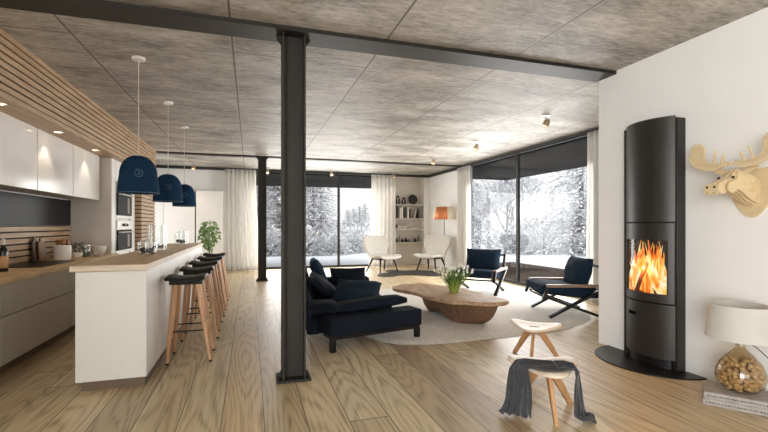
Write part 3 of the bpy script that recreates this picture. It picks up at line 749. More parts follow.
for z, w, h, mt, lb in ((1.171, .36, .045, 'bookwhite', 'white book at the bottom of the lying stack'), (1.217, .34, .05, 'bookgrey', 'grey book in the middle of the lying stack'), (1.268, .33, .035, 'bookblack', 'black book on top of the lying stack')):
    book(4.70, 13.06, z, w, .22, h, mt, lb, flat=True)
book(5.12, 13.05, 1.171, .40, .23, .03, 'bookwhite', 'large white book lying alone right of the stack', flat=True)
JR = [(4.52, .05, .13, 'bookblack'), (4.63, .04, .2, 'bookgrey'), (4.74, .055, .12, 'darkwood'), (4.86, .045, .16, 'bookblack'), (4.97, .06, .10, 'bookgrey'), (5.09, .04, .17, 'clear'), (5.18, .05, .13, 'bookblack'), (5.29, .045, .21, 'bookgrey')]
JL = ['squat black jar at the left end of the lowest shelf', 'slim grey bottle second from left on the lowest shelf', 'squat brown wooden jar on the lowest shelf', 'black jar in the middle of the lowest shelf', 'wide low grey pot on the lowest shelf', 'clear glass jar on the lowest shelf', 'small black jar right of the clear glass jar', 'tall grey bottle at the right end of the lowest shelf']
for (x, r, h, mt), lb in zip(JR, JL):
    t = thing('small_jar', lb, 'jar', (x, 13.05, .741), 0, 'small jars on the lowest niche shelf')
    MB().lathe([(0, 0), (r * .8, 0), (r, h * .2), (r, h * .55), (r * .45, h * .75), (r * .45, h * .85), (0, h * .85)], 18).build('jar_body', M[mt], t)
    MB().lathe([(0, h), (r * .5, h), (r * .55, h * .86), (0, h * .855)], 16).build('stopper', M['bookblack'], t)

# ================================================================== LIVING GROUP
def rug_pt(a, k=1.0):
    c, s_ = cos(a), sin(a); e = 2 / 2.5 if c > 0 else 2 / 5
    x, y = (2.15 if c > 0 else 1.72) * math.copysign(abs(c) ** e, c), 1.95 * math.copysign(abs(s_) ** e, s_)
    w = 1 + .012 * noise.noise(Vector((cos(a) * 3, sin(a) * 3, 0)))
    x, y = x * w * k, y * w * k; r = rad(3.5)
    return (2.85 + x * cos(r) - y * sin(r), 6.22 + x * sin(r) + y * cos(r))
m = MB()
def rugf(u, v):
    a = 2 * PI * u; k = v; x, y = rug_pt(a, k)
    z = .022 + .004 * noise.noise(Vector((x * 6, y * 6, 0)))
    if v > .985: z = .004
    return (x, y, z)
m.sheet(rugf, 120, 30)
bmesh.ops.remove_doubles(m.bm, verts=m.bm.verts, dist=.0005)
tag(m.build('rug', M['rug'], recalc=False), 'large rounded cream shag rug under the coffee table', 'rug')

# sofa --------------------------------------------------------------
SR = rad(-6); SO = Vector((.72, 4.55, 0))
t = thing('sofa', 'low dark navy sofa behind the steel column', 'sofa', SO, SR)
BM = T(*(Matrix.Rotation(-SR, 3, 'Z') @ (Vector((.78, 4.26, 0)) - SO))) @ Matrix.Rotation(rad(12.5) - SR, 4, 'Z')
box(-.005, 1.12, 0, .27, .16, .345, BM).build('arm_bench', M['navy'], t, bevel=.02, seg=3)
box(.02, 1.10, .02, .26, .125, .162, BM).build('frame', M['blackmetal'], t)
for x, y in ((.0, .0), (1.05, .02)): box(x + .005, x + .06, y + .005, y + .06, 0, .13, BM).build('leg', M['blackmetal'], t, bevel=.003)
for x, y in ((-.1, 1.95), (.72, 1.95)): box(x + .01, x + .07, y, y + .06, 0, .17).build('leg', M['blackmetal'], t, bevel=.003)
box(-.10, .80, .02, 1.90, .13, .30).build('seat_base', M['navy'], t, bevel=.02, seg=3)
MB().cushion(.72, .86, .14, T(.46, .60, .345), 12, 6, .6).build('seat_cushion', M['navy'], t)
MB().cushion(.72, .86, .14, T(.46, 1.46, .345), 12, 6, .6).build('seat_cushion', M['navy'], t)
box(-.12, .84, 1.84, 2.08, .165, .50).build('arm', M['navy'], t, bevel=.03, seg=3)
m = MB()
def bk(u, v):
    y = .16 + 1.92 * u; h = .44 + .22 * min(1, u * 1.6) ** .8; k = v * 10
    pr = [(.12, .09), (-.01, .09), (-.05, .36), (-.08, h - .02), (-.06, h), (0, h), (.03, h - .02), (.10, .36), (.12, .30), (.125, .2), (.12, .09)]
    return (pr[int(round(k))][0], y, pr[int(round(k))][1])
m.sheet(bk, 12, 10); bmesh.ops.translate(m.bm, verts=m.bm.verts, vec=(-.13, 0, 0)); bmesh.ops.remove_doubles(m.bm, verts=m.bm.verts, dist=.0005); bmesh.ops.holes_fill(m.bm, edges=[e for e in m.bm.edges if e.is_boundary], sides=0)
m.build('backrest', M['navy'], t)
MB().cushion(.30, .36, .13, T(.03, .14, .40), 10, 4, .5).build('low_arm_pad', M['navy'], t)
def soft(name, label, cat, mat, w, d, h, mtx, group, seed, edge=.12, wob=.015, p=2.6):
    o = MB().cushion(w, d, h, None, 14, p, edge, seed, wob).build(name, M[mat], None)
    o.matrix_world = mtx; return tag(o, label, cat, group)
S = T(*SO) @ Matrix.Rotation(SR, 4, 'Z')
G = 'cushions on the navy sofa'
soft('back_cushion', 'navy back cushion at the far end of the sofa, top highest', 'cushion', 'navy2', .46, .50, .17, S @ T(.06, 1.52, .60) @ RY(68), G, 1, .3)
soft('back_cushion', 'navy back cushion slumped along the middle of the sofa back', 'cushion', 'navy', .46, .62, .16, S @ T(.10, .92, .50) @ RY(42), G, 2, .3)
soft('throw_pillow', 'dark navy rectangular pillow against the far sofa arm', 'pillow', 'navy', .54, .30, .13, S @ T(.50, 1.74, .525) @ RX(58), G, 3)
soft('throw_pillow', 'large navy pillow lying aslant on the sofa seat', 'pillow', 'navy2', .56, .62, .13, S @ T(.48, .58, .485) @ RX(16) @ RZ(-14), G, 4)
soft('bolster', 'flat navy bolster along the near end of the sofa seat', 'cushion', 'navy', .84, .24, .11, S @ T(.56, .17, .415) @ RZ(13) @ RY(-3), G, 5, .45, .005, 4)

# coffee table ---------------------------------------------------------
t = thing('coffee_table', 'live-edge timber slab coffee table on a carved trunk', 'coffee table', (2.6, 5.5, .024), 0)
top = [(2.06, 5.98), (2.12, 5.80), (2.20, 5.66), (2.24, 5.42), (2.20, 5.24), (2.30, 5.04), (2.38, 4.82), (2.56, 4.74), (2.70, 4.58), (2.92, 4.50), (3.13, 4.62), (3.10, 4.86), (2.98, 5.04), (3.08, 5.24), (3.0, 5.46), (3.06, 5.7), (2.96, 5.95), (2.78, 6.08), (2.70, 6.26), (2.62, 6.45), (2.42, 6.38), (2.30, 6.46), (2.24, 6.24), (2.10, 6.24)]
loc_ = [(x - 2.6, y - 5.5) for x, y in top]
def smooth_poly(p, it=2):
    for _ in range(it):
        q = []
        for i in range(len(p)):
            a, b = p[i], p[(i + 1) % len(p)]
            q += [(a[0] * .75 + b[0] * .25, a[1] * .75 + b[1] * .25), (a[0] * .25 + b[0] * .75, a[1] * .25 + b[1] * .75)]
        p = q
    return p
tp = smooth_poly([(x + R.uniform(-.025, .025), y + R.uniform(-.025, .025)) for x, y in loc_], 1)
MB().prism(tp, 2, .285, .336).build('table_top', M['driftwood'], t, bevel=.012, seg=2)
bp = [(2.42, 6.0), (2.38, 5.5), (2.44, 5.1), (2.60, 4.78), (2.92, 4.60), (3.06, 4.76), (2.98, 5.2), (2.98, 5.6), (2.86, 5.95), (2.62, 6.12)]
bl = smooth_poly([(x - 2.6, y - 5.5) for x, y in bp])
cx = sum(p[0] for p in bl) / len(bl); cy = sum(p[1] for p in bl) / len(bl)
m = MB()
def trunk(u, v):
    i = int(round(u * len(bl))) % len(bl); x, y = bl[i]
    k = .70 + .33 * v ** .7 + .05 * noise.noise(Vector((x * 3, y * 3, v * 2)))
    zlow = max(0, .10 * sin(3.2 * (y + .5)) ) * .8
    return (cx + (x - cx) * k, cy + (y - cy) * k, zlow * (1 - v) + .29 * v)
m.sheet(trunk, len(bl), 8)
bmesh.ops.remove_doubles(m.bm, verts=m.bm.verts, dist=.0005)
e = [x for x in m.bm.edges if x.is_boundary]
bmesh.ops.holes_fill(m.bm, edges=e, sides=0)
m.build('trunk_base', M['bark'], t)

# tulips in a vase
VZ = .361
t = thing('flower_vase', 'lime green flared vase of white tulips on the coffee table', 'vase', (2.72, 5.38, VZ))
MB().lathe([(0, 0), (.062, 0), (.066, .01), (.072, .06), (.088, .13), (.102, .17), (.098, .172), (.083, .13), (.067, .06), (.06, .012), (0, .01)], 32).build('vase_body', M['limeglass'], t)
def make_tulip():
    f = thing('tulip', 'white tulip with green leaves in the lime green vase', 'flower', (0, 0, 0), 0, 'white tulips in the lime vase')
    MB().tube([(0, 0, 0), (.006, 0, .12), (.03, 0, .24), (.065, 0, .33)], .0045, 6).build('stem', M['tulipgreen'], f)
    b = MB()
    b.lathe([(0, -.004), (.010, 0), (.017, .014), (.017, .028), (.011, .042), (0, .046)], 10, (.07, 0, .335)); b.build('bloom', M['petal'], f)
    def lf(u, v): w = .017 * sin(PI * min(1, u * .96 + .04)) ; z = .10 + .22 * u - .07 * u * u; return (.01 + .11 * u * u, (v - .5) * 2 * w, z)
    MB().sheet(lf, 8, 2).build('leaf', M['tulipgreen'], f, solid=.002)
    def lf2(u, v): w = .015 * sin(PI * min(1, u * .96 + .04)); return (-.07 * u * u + .004, (v - .5) * 2 * w, .08 + .20 * u)
    MB().sheet(lf2, 8, 2).build('leaf', M['tulipgreen'], f, solid=.002)
    return f
tu = make_tulip()
for k in range(34):
    a = k * 2.4; r = .055 * math.sqrt((k + .5) / 34)
    o = tu if k == 0 else dup(tu, (0, 0, 0))
    o.location = (2.72 + r * cos(a), 5.38 + r * sin(a), VZ + .02); kk = .55 + .55 * (k / 34)
    o.rotation_euler = (0, rad(4 + 26 * (k / 34)), a); s_ = R.uniform(.80, 1.08); o.scale = (s_, s_, s_)

# navy armchairs ---------------------------------------------------------
def make_armchair():
    c = thing('armchair', '', 'armchair', (0, 0, 0), 0, 'navy armchairs with crossed legs')
    w = .385
    for sx in (-1, 1):
        x = sx * w
        MB().bar((x, -.36, .016), (x, .43, .44), .036, .06, (1, 0, 0)).build('crossed_leg', M['blackmetal'], c, bevel=.004)
        MB().bar((x - sx * .032, .36, .016), (x - sx * .032, -.40, .29), .036, .06, (1, 0, 0)).build('crossed_leg', M['blackmetal'], c, bevel=.004)
        MB().bar((x, -.45, .245), (x, -.375, .458), .035, .055, (1, 0, 0)).build('front_post', M['blackmetal'], c, bevel=.004)
        box(x - .033, x + .033, -.40, .42, .425, .466).build('armrest', M['armwood'], c, bevel=.008)
        MB().bar((x - sx * .02, .30, .34), (x - sx * .02, .42, .72), .03, .045, (1, 0, 0)).build('back_post', M['blackmetal'], c, bevel=.004)
    MB().bar((-w + .04, -.385, .272), (w - .04, -.385, .272), .035, .03).build('seat_rail', M['blackmetal'], c, bevel=.003)
    MB().bar((-w + .04, .38, .30), (w - .04, .38, .30), .035, .03).build('seat_rail', M['blackmetal'], c, bevel=.003)
    MB().bar((-w + .02, .42, .69), (w - .02, .42, .69), .03, .04).build('back_rail', M['blackmetal'], c, bevel=.003)
    MB().cushion(.68, .84, .17, T(0, -.04, .36) @ RX(-5), 14, 5, .55, 3, .006).build('seat_cushion', M['navy2'], c)
    MB().cushion(.68, .45, .22, T(0, .18, .595) @ RX(74), 14, 2.6, .15, 6, .015).build('back_cushion', M['navy2'], c)
    return c
M['armwood'] = wood('grey brown ash', (150, 122, 102), (112, 88, 72), 1, 1.3, .4)
ac = make_armchair(); ac.location = (4.38, 5.13, .02); ac.rotation_euler = (0, 0, rad(-109)); ac['label'] = 'navy armchair in side view next to the stove wall'
dup(ac, (4.20, 7.22, .02), rad(-47), 'navy armchair facing forward beyond the tulips and coffee table')

# white lounge chairs ------------------------------------------------------
def make_lounge():
    c = thing('lounge_chair', '', 'lounge chair', (0, 0, 0), 0, 'white boucle lounge chairs')
    pr = [(-.42, .375, .32), (-.38, .425, .37), (-.20, .43, .41), (.02, .40, .40), (.17, .40, .34), (.25, .46, .32), (.30, .56, .36), (.35, .70, .43), (.40, .84, .44), (.44, .95, .41), (.455, 1.0, .34)]
    def f(u, v):
        s_ = u * (len(pr) - 1); i = min(int(s_), len(pr) - 2); k = s_ - i; k = k * k * (3 - 2 * k) * .3 + k * .7
        y, z, w = (pr[i][j] * (1 - k) + pr[i + 1][j] * k for j in range(3)); a = 2 * v - 1
        back = max(0, min(1, (z - .45) / .3)) if y > .2 else 0
        return (a * w, y - .10 * back * abs(a) ** 2.2, z + (.035 * abs(a) ** 2.5 * (1 - back)))
    MB().sheet(f, 26, 14).build('shell', M['boucle'], c, solid=.07, sub=1)
    for sx in (-1, 1):
        for y0, y1 in ((-.20, -.30), (.16, .34)):
            MB().tube([(sx * .22, y0, .38), (sx * .31, y1, .0)], [.028, .018], 10).build('leg', M['blackmetal'], c)
    box(-.24, .24, -.24, .2, .345, .375).build('seat_plate', M['blackmetal'], c, bevel=.01)
    return c
lc = make_lounge(); lc.location = (3.50, 11.25, 0); lc.rotation_euler = (0, 0, rad(20)); lc['label'] = 'white wing-back lounge chair before the curtain, facing right'
dup(lc, (4.93, 11.15, 0), rad(-55), 'white wing-back lounge chair beside the copper floor lamp')
m = MB()
hp = smooth_poly([(3.05, 10.25), (3.35, 10.05), (3.7, 10.35), (4.1, 10.2), (4.5, 9.75), (4.85, 10.1), (4.75, 10.6), (4.95, 11.0), (4.5, 11.35), (4.2, 11.25), (3.9, 11.75), (3.6, 11.5), (3.65, 11.0), (3.2, 10.75)])
tag(MB().prism(hp, 2, .001, .014).build('hide_rug', M['hide']), 'dark grey hide rug on the floor between the lounge chairs', 'rug')

# floor lamp
t = thing('floor_lamp', 'slim floor lamp with copper drum shade in the far corner', 'floor lamp', (5.37, 11.25, 0))
MB().lathe([(0, 0), (.14, 0), (.14, .012), (.02, .022), (0, .022)], 32).build('base', M['blackmetal'], t)
MB().tube([(0, 0, .02), (0, 0, 1.62)], .009, 10).build('pole', M['blackmetal'], t)
for nm_, mt_, a0, a1 in (('lamp_shade', 'shade_lit_side', -173 + 75, 187), ('shade_copper_side', 'coppershade', -173, -173 + 75)):  # cream sides paint the bright window reflection on the copper drum
    def shf(u, v): a = rad(a0 + (a1 - a0) * u); r = .34 - .075 * v; return (r * cos(a), r * sin(a), 1.46 + .36 * v)
    MB().sheet(shf, 30, 2).build(nm_, M[mt_], t, solid=.004)
m = MB()
for k in range(3): m.tube([(0, 0, 1.6), (.29 * cos(k * 2.094), .29 * sin(k * 2.094), 1.64)], .004, 6)
m.build('shade_spokes', M['blackmetal'], t)
MB().ball((0, 0, 1.66), .045, 14, 10).build('bulb', M['ceramic'], t)

# ================================================================== STOVE
t = thing('wood_stove', 'tall anthracite wood stove with glowing window on the white wall', 'stove', (3.67, 3.06, .012))
box(-.10, -.001, -.275, .285, 0, 2.235).build('back_casing', M['stove'], t, bevel=.004)
CH, SG = .258, .10
RR = (CH * CH + SG * SG) / (2 * SG); XC = -.10 - SG + RR; AM = math.asin(CH / RR)
def arc(a, r=RR): return (XC - r * cos(a), r * sin(a))
def arcslab(z0, z1, a0, a1, r0, r1, n=20, lid=True):
    pts = [arc(a0 + (a1 - a0) * i / n, r1) for i in range(n + 1)] + [arc(a1 - (a1 - a0) * i / n, r0) for i in range(n + 1)]
    return MB().prism(pts, 2, z0, z1)
def solid_seg(z0, z1, n=24):
    pts = [arc(-AM + 2 * AM * i / n) for i in range(n + 1)] + [(-.10, CH), (-.10, -CH)]
    return MB().prism(pts, 2, z0, z1)
solid_seg(1.315, 2.255).build('upper_casing', M['stove'], t, bevel=.003)
solid_seg(.085, .575).build('lower_door', M['stove'], t, bevel=.003)
pts = [arc(-AM * .93 + 1.86 * AM * i / 24, RR - .025) for i in range(25)] + [(-.10, CH * .9), (-.10, -CH * .9)]
MB().prism(pts, 2, 0, .085).build('plinth', M['blackmetal'], t)
d = arcslab(.585, .665, -AM, AM, RR - .02, RR).build('stove_door', M['stove'], t, bevel=.002)
m = MB()
def slab_into(mb, z0, z1, a0, a1, r0, r1, n=16):
    p = [arc(a0 + (a1 - a0) * i / n, r1) for i in range(n + 1)] + [arc(a1 - (a1 - a0) * i / n, r0) for i in range(n + 1)]
    mb.prism(p, 2, z0, z1)
slab_into(m, 1.15, 1.305, -AM, AM, RR - .02, RR); slab_into(m, .665, 1.15, -AM, -AM * .80, RR - .02, RR, 4); slab_into(m, .665, 1.15, AM * .84, AM, RR - .02, RR, 4)
m.build('door_frame', M['stove'], d)
g = MB(); g.sheet(lambda u, v: (*arc(-AM * .80 + 1.64 * AM * u, RR - .010),   .665 + .485 * v), 16, 1)
g.build('door_glass', M['smokeclear'] if 'smokeclear' in M else M['clear'], d)
MB().box(-.105 - SG * .93, -.103 - SG * .93, .0, .001, 0, .001)
# firebox walls
m = MB(); m.box(-.105, -.101, -CH, CH, .585, 1.30)
for s_ in (-1, 1): m.box(-.135, -.105, s_ * CH * .80 - .004, s_ * CH * .80 + .004, .585, 1.30)
slab_into(m, .585, .60, -AM, AM, RR - .15, RR - .022); slab_into(m, 1.29, 1.305, -AM, AM, RR - .15, RR - .022)
m.build('firebox', M['stovein'], t)
slab_into(m2 := MB(), .44, .472, AM * .22, AM * .60, RR + .0005, RR + .004, 6); m2.build('air_slot', M['slot_dark'], t)  # black strip on the casing paints the dark inside the slot
FX = 3.67 - .158
LXX = 3.67 - .130
for (p, q, r, lb) in (((LXX, 3.06 - .14, .635), (LXX - .012, 3.06 + .10, .68), .021, 'lower log lying across the fire'), ((LXX - .02, 3.06 + .10, .65), (LXX - .01, 3.06 - .02, .95), .021, 'burning log standing aslant in the fire'), ((LXX, 3.06 - .11, .66), (LXX + .002, 3.06 + .0, .86), .019, 'shorter log leaning behind the flames')):
    p, q = Vector(p), Vector(q)
    l = MB().tube([(0, 0, 0), (q - p) * .5 + Vector((.004, .006, 0)), q - p], [r, r * 1.08, r * .92], 10).build('fire_log', M['log'], None, p); tag(l, lb, 'log', 'logs in the stove')
m = MB()
for k in range(70):
    y0 = R.uniform(-.18, .175); hh = (.60 - .75 * abs(y0 + .03)) * R.uniform(.5, 1.0); w = R.uniform(.03, .055); xx = (XC - math.sqrt(RR * RR - y0 * y0) + .024) * .5 - .053 + .146
    ph = R.uniform(0, 6); pts, rs = [], []
    for i in range(9):
        u = i / 8; pts.append((xx + .012 * sin(3 * u + ph), y0 + .035 * u * sin(5 * u + ph), u * hh)); rs.append(max(.0015, w * (sin(PI * (u * .8 + .18)) ** 1.2) * (1 - u * .6)))
    k0 = len(m.bm.verts); m.tube(pts, rs, 8)
    m.bm.verts.ensure_lookup_table()
    for v in list(m.bm.verts)[k0:]: v.co.x = xx + (v.co.x - xx) * .22
o = m.build('flames', M['flame'], None, (3.67 - .146, 3.06, .625)); tag(o, 'orange flames burning behind the stove window', 'fire', kind='stuff')
L = bpy.data.lights.new('fire_light', 'POINT'); L.energy = 9; L.color = (1, .5, .18); L.shadow_soft_size = .06
lo = bpy.data.objects.new('fire_light', L); COL.objects.link(lo); lo.location = (FX - .03, 3.065, .9)
hp = [(3.668, 3.64)] + [(3.668 - .46 * sin(PI * i / 40), 3.12 + .52 * cos(PI * i / 40)) for i in range(1, 40)] + [(3.668, 2.60)]
tag(MB().prism(hp, 2, .0, .011).build('hearth_plate', M['blackmetal2'] if 'blackmetal2' in M else M['blackmetal'], bevel=.002), 'black half-oval hearth plate on the floor under the stove', 'hearth plate')

# ================================================================== MOOSE HEAD
t = thing('mounted_moose_head', 'birch plywood moose head with antlers on the white wall', 'wall decoration', (3.67, 2.26, 1.55)); t.scale = (.92, .86, .88)
sh = smooth_poly([(-.17, .20), (-.06, .17), (0, .20), (.06, .17), (.17, .20), (.165, -.0), (.10, -.13), (0, -.215), (-.10, -.13), (-.165, 0)], 2)
MB().prism([(a * 1.1, b * 1.12) for a, b in sh], 0, -.02, -.001).build('shield', M['ply'], t, bevel=.002)
prof = [(-.02, .13), (-.12, .19), (-.22, .225), (-.27, .20), (-.33, .135), (-.41, .10), (-.455, .075), (-.47, .02), (-.45, -.03), (-.40, -.04), (-.34, -.005), (-.28, .015), (-.22, -.02), (-.12, -.11), (-.02, -.16)]
for k, y in enumerate((-.056, -.028, 0, .028, .056)):
    a = abs(y) / .056; sc2 = 1 - .16 * a * a
    pr = [(x * (1 - .20 * a * a) if x < -.3 else x, .04 + (z - .04) * sc2 * .84) for x, z in prof]
    MB().prism(pr, 1, y - .0065, y + .0065).build('head_slice', M['ply'], t)
for k, x in enumerate((-.06, -.12, -.19, -.26)):
    z = .03 + .2 * (k / 8); a, b = .10 - .012 * k, .13 - .02 * k
    MB().prism(smooth_poly([(a * cos(q * PI / 5), z + b * sin(q * PI / 5)) for q in range(10)], 1), 0, x - .005, x + .005).build('cross_rib', M['ply'], t)
n_ = MB().prism(smooth_poly([(-.062, .0), (-.058, .045), (-.02, .06), (.02, .06), (.058, .045), (.062, 0), (.045, -.035), (-.045, -.035)], 2), 0, -.485, -.473).build('muzzle_plate', M['ply'], t)
for y, z in ((-.03, .03), (.03, .03)): MB().prism([(y + .011 * cos(q * PI / 6), z + .009 * sin(q * PI / 6)) for q in range(12)], 0, -.4875, -.4855).build('nostril', M['slatdark'], n_)
for y in (-.025, .025): MB().prism([(y + .005 * cos(q * PI / 6), -.018 + .005 * sin(q * PI / 6)) for q in range(12)], 0, -.4875, -.4855).build('nostril', M['slatdark'], n_)
for s_ in (-1, 1):
    MB().ball((-.315, s_ * .058, .115), .012, 10, 7).build('eye', M['slatdark'], t)
    MB().prism([(s_ * .06, .16), (s_ * .10, .20), (s_ * .17, .215), (s_ * .185, .19), (s_ * .13, .165), (s_ * .08, .135)], 0, -.215, -.205).build('ear', M['ply'], t)
    an = [(.02, .205), (.10, .188), (.20, .192), (.28, .215), (.335, .26), (.365, .33), (.36, .395), (.325, .43), (.265, .425), (.235, .38), (.238, .29), (.20, .245), (.17, .238), (.135, .345), (.127, .345), (.155, .235), (.10, .228), (.07, .31), (.062, .31), (.085, .226), (.02, .238)]
    MB().prism([(s_ * a, b + .025) for a, b in an], 0, -.252, -.232).build('antler', M['ply'], t, bevel=.002)
    MB().prism([(s_ * a * .97, b + .021) for a, b in ((.03, .20), (.12, .17), (.22, .178), (.30, .21), (.35, .27), (.37, .33), (.34, .29), (.28, .24), (.20, .215), (.10, .21), (.03, .225))], 0, -.285, -.268).build('antler_rim', M['ply'], t, bevel=.002)

# ================================================================== TABLE LAMP ON BOOKS
BA = math.atan2(-.81, .59)
def flatbook(c, z, w, d, h, label, mats, rz):
    b = thing('magazine_book', label, 'book', (c[0], c[1], z), rz, 'books under the glass lamp')
    m = MB(); m.box(-w / 2, w / 2, -d / 2, d / 2, 0, .004); m.box(-w / 2, w / 2, -d / 2, d / 2, h - .004, h); m.box(-w / 2, w / 2, -d / 2, -d / 2 + .004, .004, h - .004)
    m.build('cover', M[mats[0]], b, bevel=.001); box(-w / 2 + .004, w / 2 - .004, -d / 2 + .005, d / 2 - .004, .0045, h - .0045).build('pages', M[mats[1]], b)
    sm = MB(); q = random.Random(int(z * 1000))
    for k in range(22):
        x = -w / 2 + .02 + k * (w - .04) / 22; sm.box(x, x + q.uniform(.005, .013), -d / 2 - .0006, -d / 2 - .0001, h * .5 - .004, h * .5 + .004)
    sm.build('spine_marks', M['bookblack'], b)
flatbook((3.37, 2.165), .001, .42, .28, .046, 'thick pale coffee-table book at the bottom under the glass lamp', ('spinew', 'pagew'), BA)
flatbook((3.37, 2.165), .048, .41, .275, .048, 'thick printed book with coloured cover directly under the glass lamp', ('spinew', 'pagew'), BA + .01)
LX, LY, LZ = 3.395, 2.17, .097
t = thing('table_lamp', 'glass table lamp filled with walnuts under a white shade', 'table lamp', (LX, LY, LZ))
gp = [(0, 0), (.07, 0), (.10, .012), (.135, .05), (.152, .10), (.148, .15), (.125, .205), (.085, .255), (.05, .29), (.03, .315), (.028, .345)]
MB().lathe(gp + [(r - .004 if r > .01 else 0, z + .004 if i == len(gp) - 1 or z < .02 else z) for i, (r, z) in list(enumerate(gp))[::-1] if i != len(gp) - 1 or True], 40).build('glass_body', M['smoke'], t)
MB().lathe([(0, .33), (.027, .33), (.03, .35), (.03, .36), (.012, .365), (.012, .40), (0, .40)], 20).build('lamp_socket', M['inox'], t)
MB().lathe([(.212, .385), (.18, .625), (.176, .625), (.208, .385)], 48, close=True).build('lamp_shade', M['shade'], t)
m = MB()
for k in range(3): m.tube([(0, 0, .395), (.193 * cos(k * 2.094), .193 * sin(k * 2.094), .50)], .003, 6)
m.build('shade_carrier', M['inox'], t)
MB().ball((0, 0, .46), .04, 14, 10).build('bulb', M['ceramic'], t)
m = MB(); m.tube([(.012, -.018, .365), (.05, -.07, .33), (.10, -.13, .25), (.13, -.175, .12), (.14, -.2, .02), (.12, -.235, -.05), (.10, -.26, -.088)], .0035, 7); m.build('cord', M['blackmetal'], t)
nb = None; cnt = 0; pts = []
tries = 0
while cnt < 190 and tries < 60000:
    tries += 1
    z = R.uniform(.02, .225); rmax = 0
    for (r0, z0), (r1, z1) in zip(gp, gp[1:]):
        if z0 <= z <= z1 and z1 > z0: rmax = r0 + (r1 - r0) * (z - z0) / (z1 - z0)
    rr_ = rmax - .024
    if rr_ <= 0: continue
    a, r = R.uniform(0, 2 * PI), rr_ * math.sqrt(R.uniform(.25, 1)); q = Vector((r * cos(a), r * sin(a), z + .004))
    if any((q - w).length < .025 for w in pts): continue
    pts.append(q); cnt += 1
    if nb is None:
        mm = MB().ball((0, 0, 0), .0165, 10, 7, (1.0, .92, 1.15)); nb = mm.build('walnut', M['nut']); tag(nb, 'brown walnut inside the glass table lamp', 'walnut', 'walnuts in the glass lamp'); o = nb
    else: o = nb.copy(); COL.objects.link(o)
    o.location = (LX + q.x, LY + q.y, LZ + q.z); o.rotation_euler = (R.random() * 3, R.random() * 3, R.random() * 3)

# ================================================================== LOW STOOLS AND THROW
def make_low_stool():
    s = thing('low_stool', '', 'stool', (0, 0, 0), 0, 'low whitewashed stools')
    out = []
    for k in range(3):
        a = rad(90 + 120 * k)
        for da, r in ((-44, .17), (-11, .275), (11, .275), (44, .17)): out.append((r * cos(a + rad(da)), r * sin(a + rad(da))))
    tp_ = smooth_poly(out, 3); n = len(tp_)
    m = MB(); rings = []
    for k in (0, .3, .55, .8, 1):
        rings.append([m.bm.verts.new((x * k, y * k, .295 + .022 * (k ** 2) * (math.hypot(x, y) / .24) ** 2)) for x, y in tp_] if k else [m.bm.verts.new((0, 0, .295))])
    for q, w in zip(rings, rings[1:]):
        for i in range(n):
            j = (i + 1) % n
            if len(q) == 1: m.bm.faces.new((q[0], w[i], w[j]))
            else: m.bm.faces.new((q[i], w[i], w[j], q[j]))
    m.build('seat', M['stoolseat'], s, solid=.02)
    MB().prism(smooth_poly([(-.05, -.008), (.05, -.008), (.05, .008), (-.05, .008)], 2), 2, .3055, .308, RZ(-60)).build('grip_slot', M['slatdark'], s)
    for k in range(3):
        a = rad(90 + 120 * k); d = Vector((cos(a), sin(a), 0)); sd = Vector((-sin(a), cos(a), 0))
        p, q = d * .045 + Vector((0, 0, .288)), d * .235
        w0, w1, th = .05, .026, .012
        m = MB(); v = []
        for e, w in ((p, w0), (q, w1)):
            dd = (q - p).normalized(); nn = sd.cross(dd).normalized()
            e2 = e
            v.append([m.bm.verts.new(e2 + nn * i * w - Vector((0, 0, (e2 + nn * i * w).z - e.z)) + sd * j * th) for i, j in ((-1, -1), (1, -1), (1, 1), (-1, 1))])
        for i in range(4): m.bm.faces.new((v[0][i], v[0][(i + 1) % 4], v[1][(i + 1) % 4], v[1][i]))
        m.bm.faces.new(v[0]); m.bm.faces.new(v[1]); m.build('leg', M['oakleg'], s, bevel=.003)
    return s
ls = make_low_stool(); ls.location = (1.99, 2.52, 0); ls.rotation_euler = (0, 0, rad(37)); ls['label'] = 'nearer low three-legged stool with the grey throw over it'
dup(ls, (2.65, 3.53, 0), rad(16), 'farther low three-legged stool with bare whitewashed seat')
# grey throw: goes over the seat along the picture's width, hangs to the floor at both ends
tc = Vector((1.99, 2.52, 0)); du = Vector((.905, -.425, 0)).normalized(); dv = Vector((-du.y, du.x, 0))
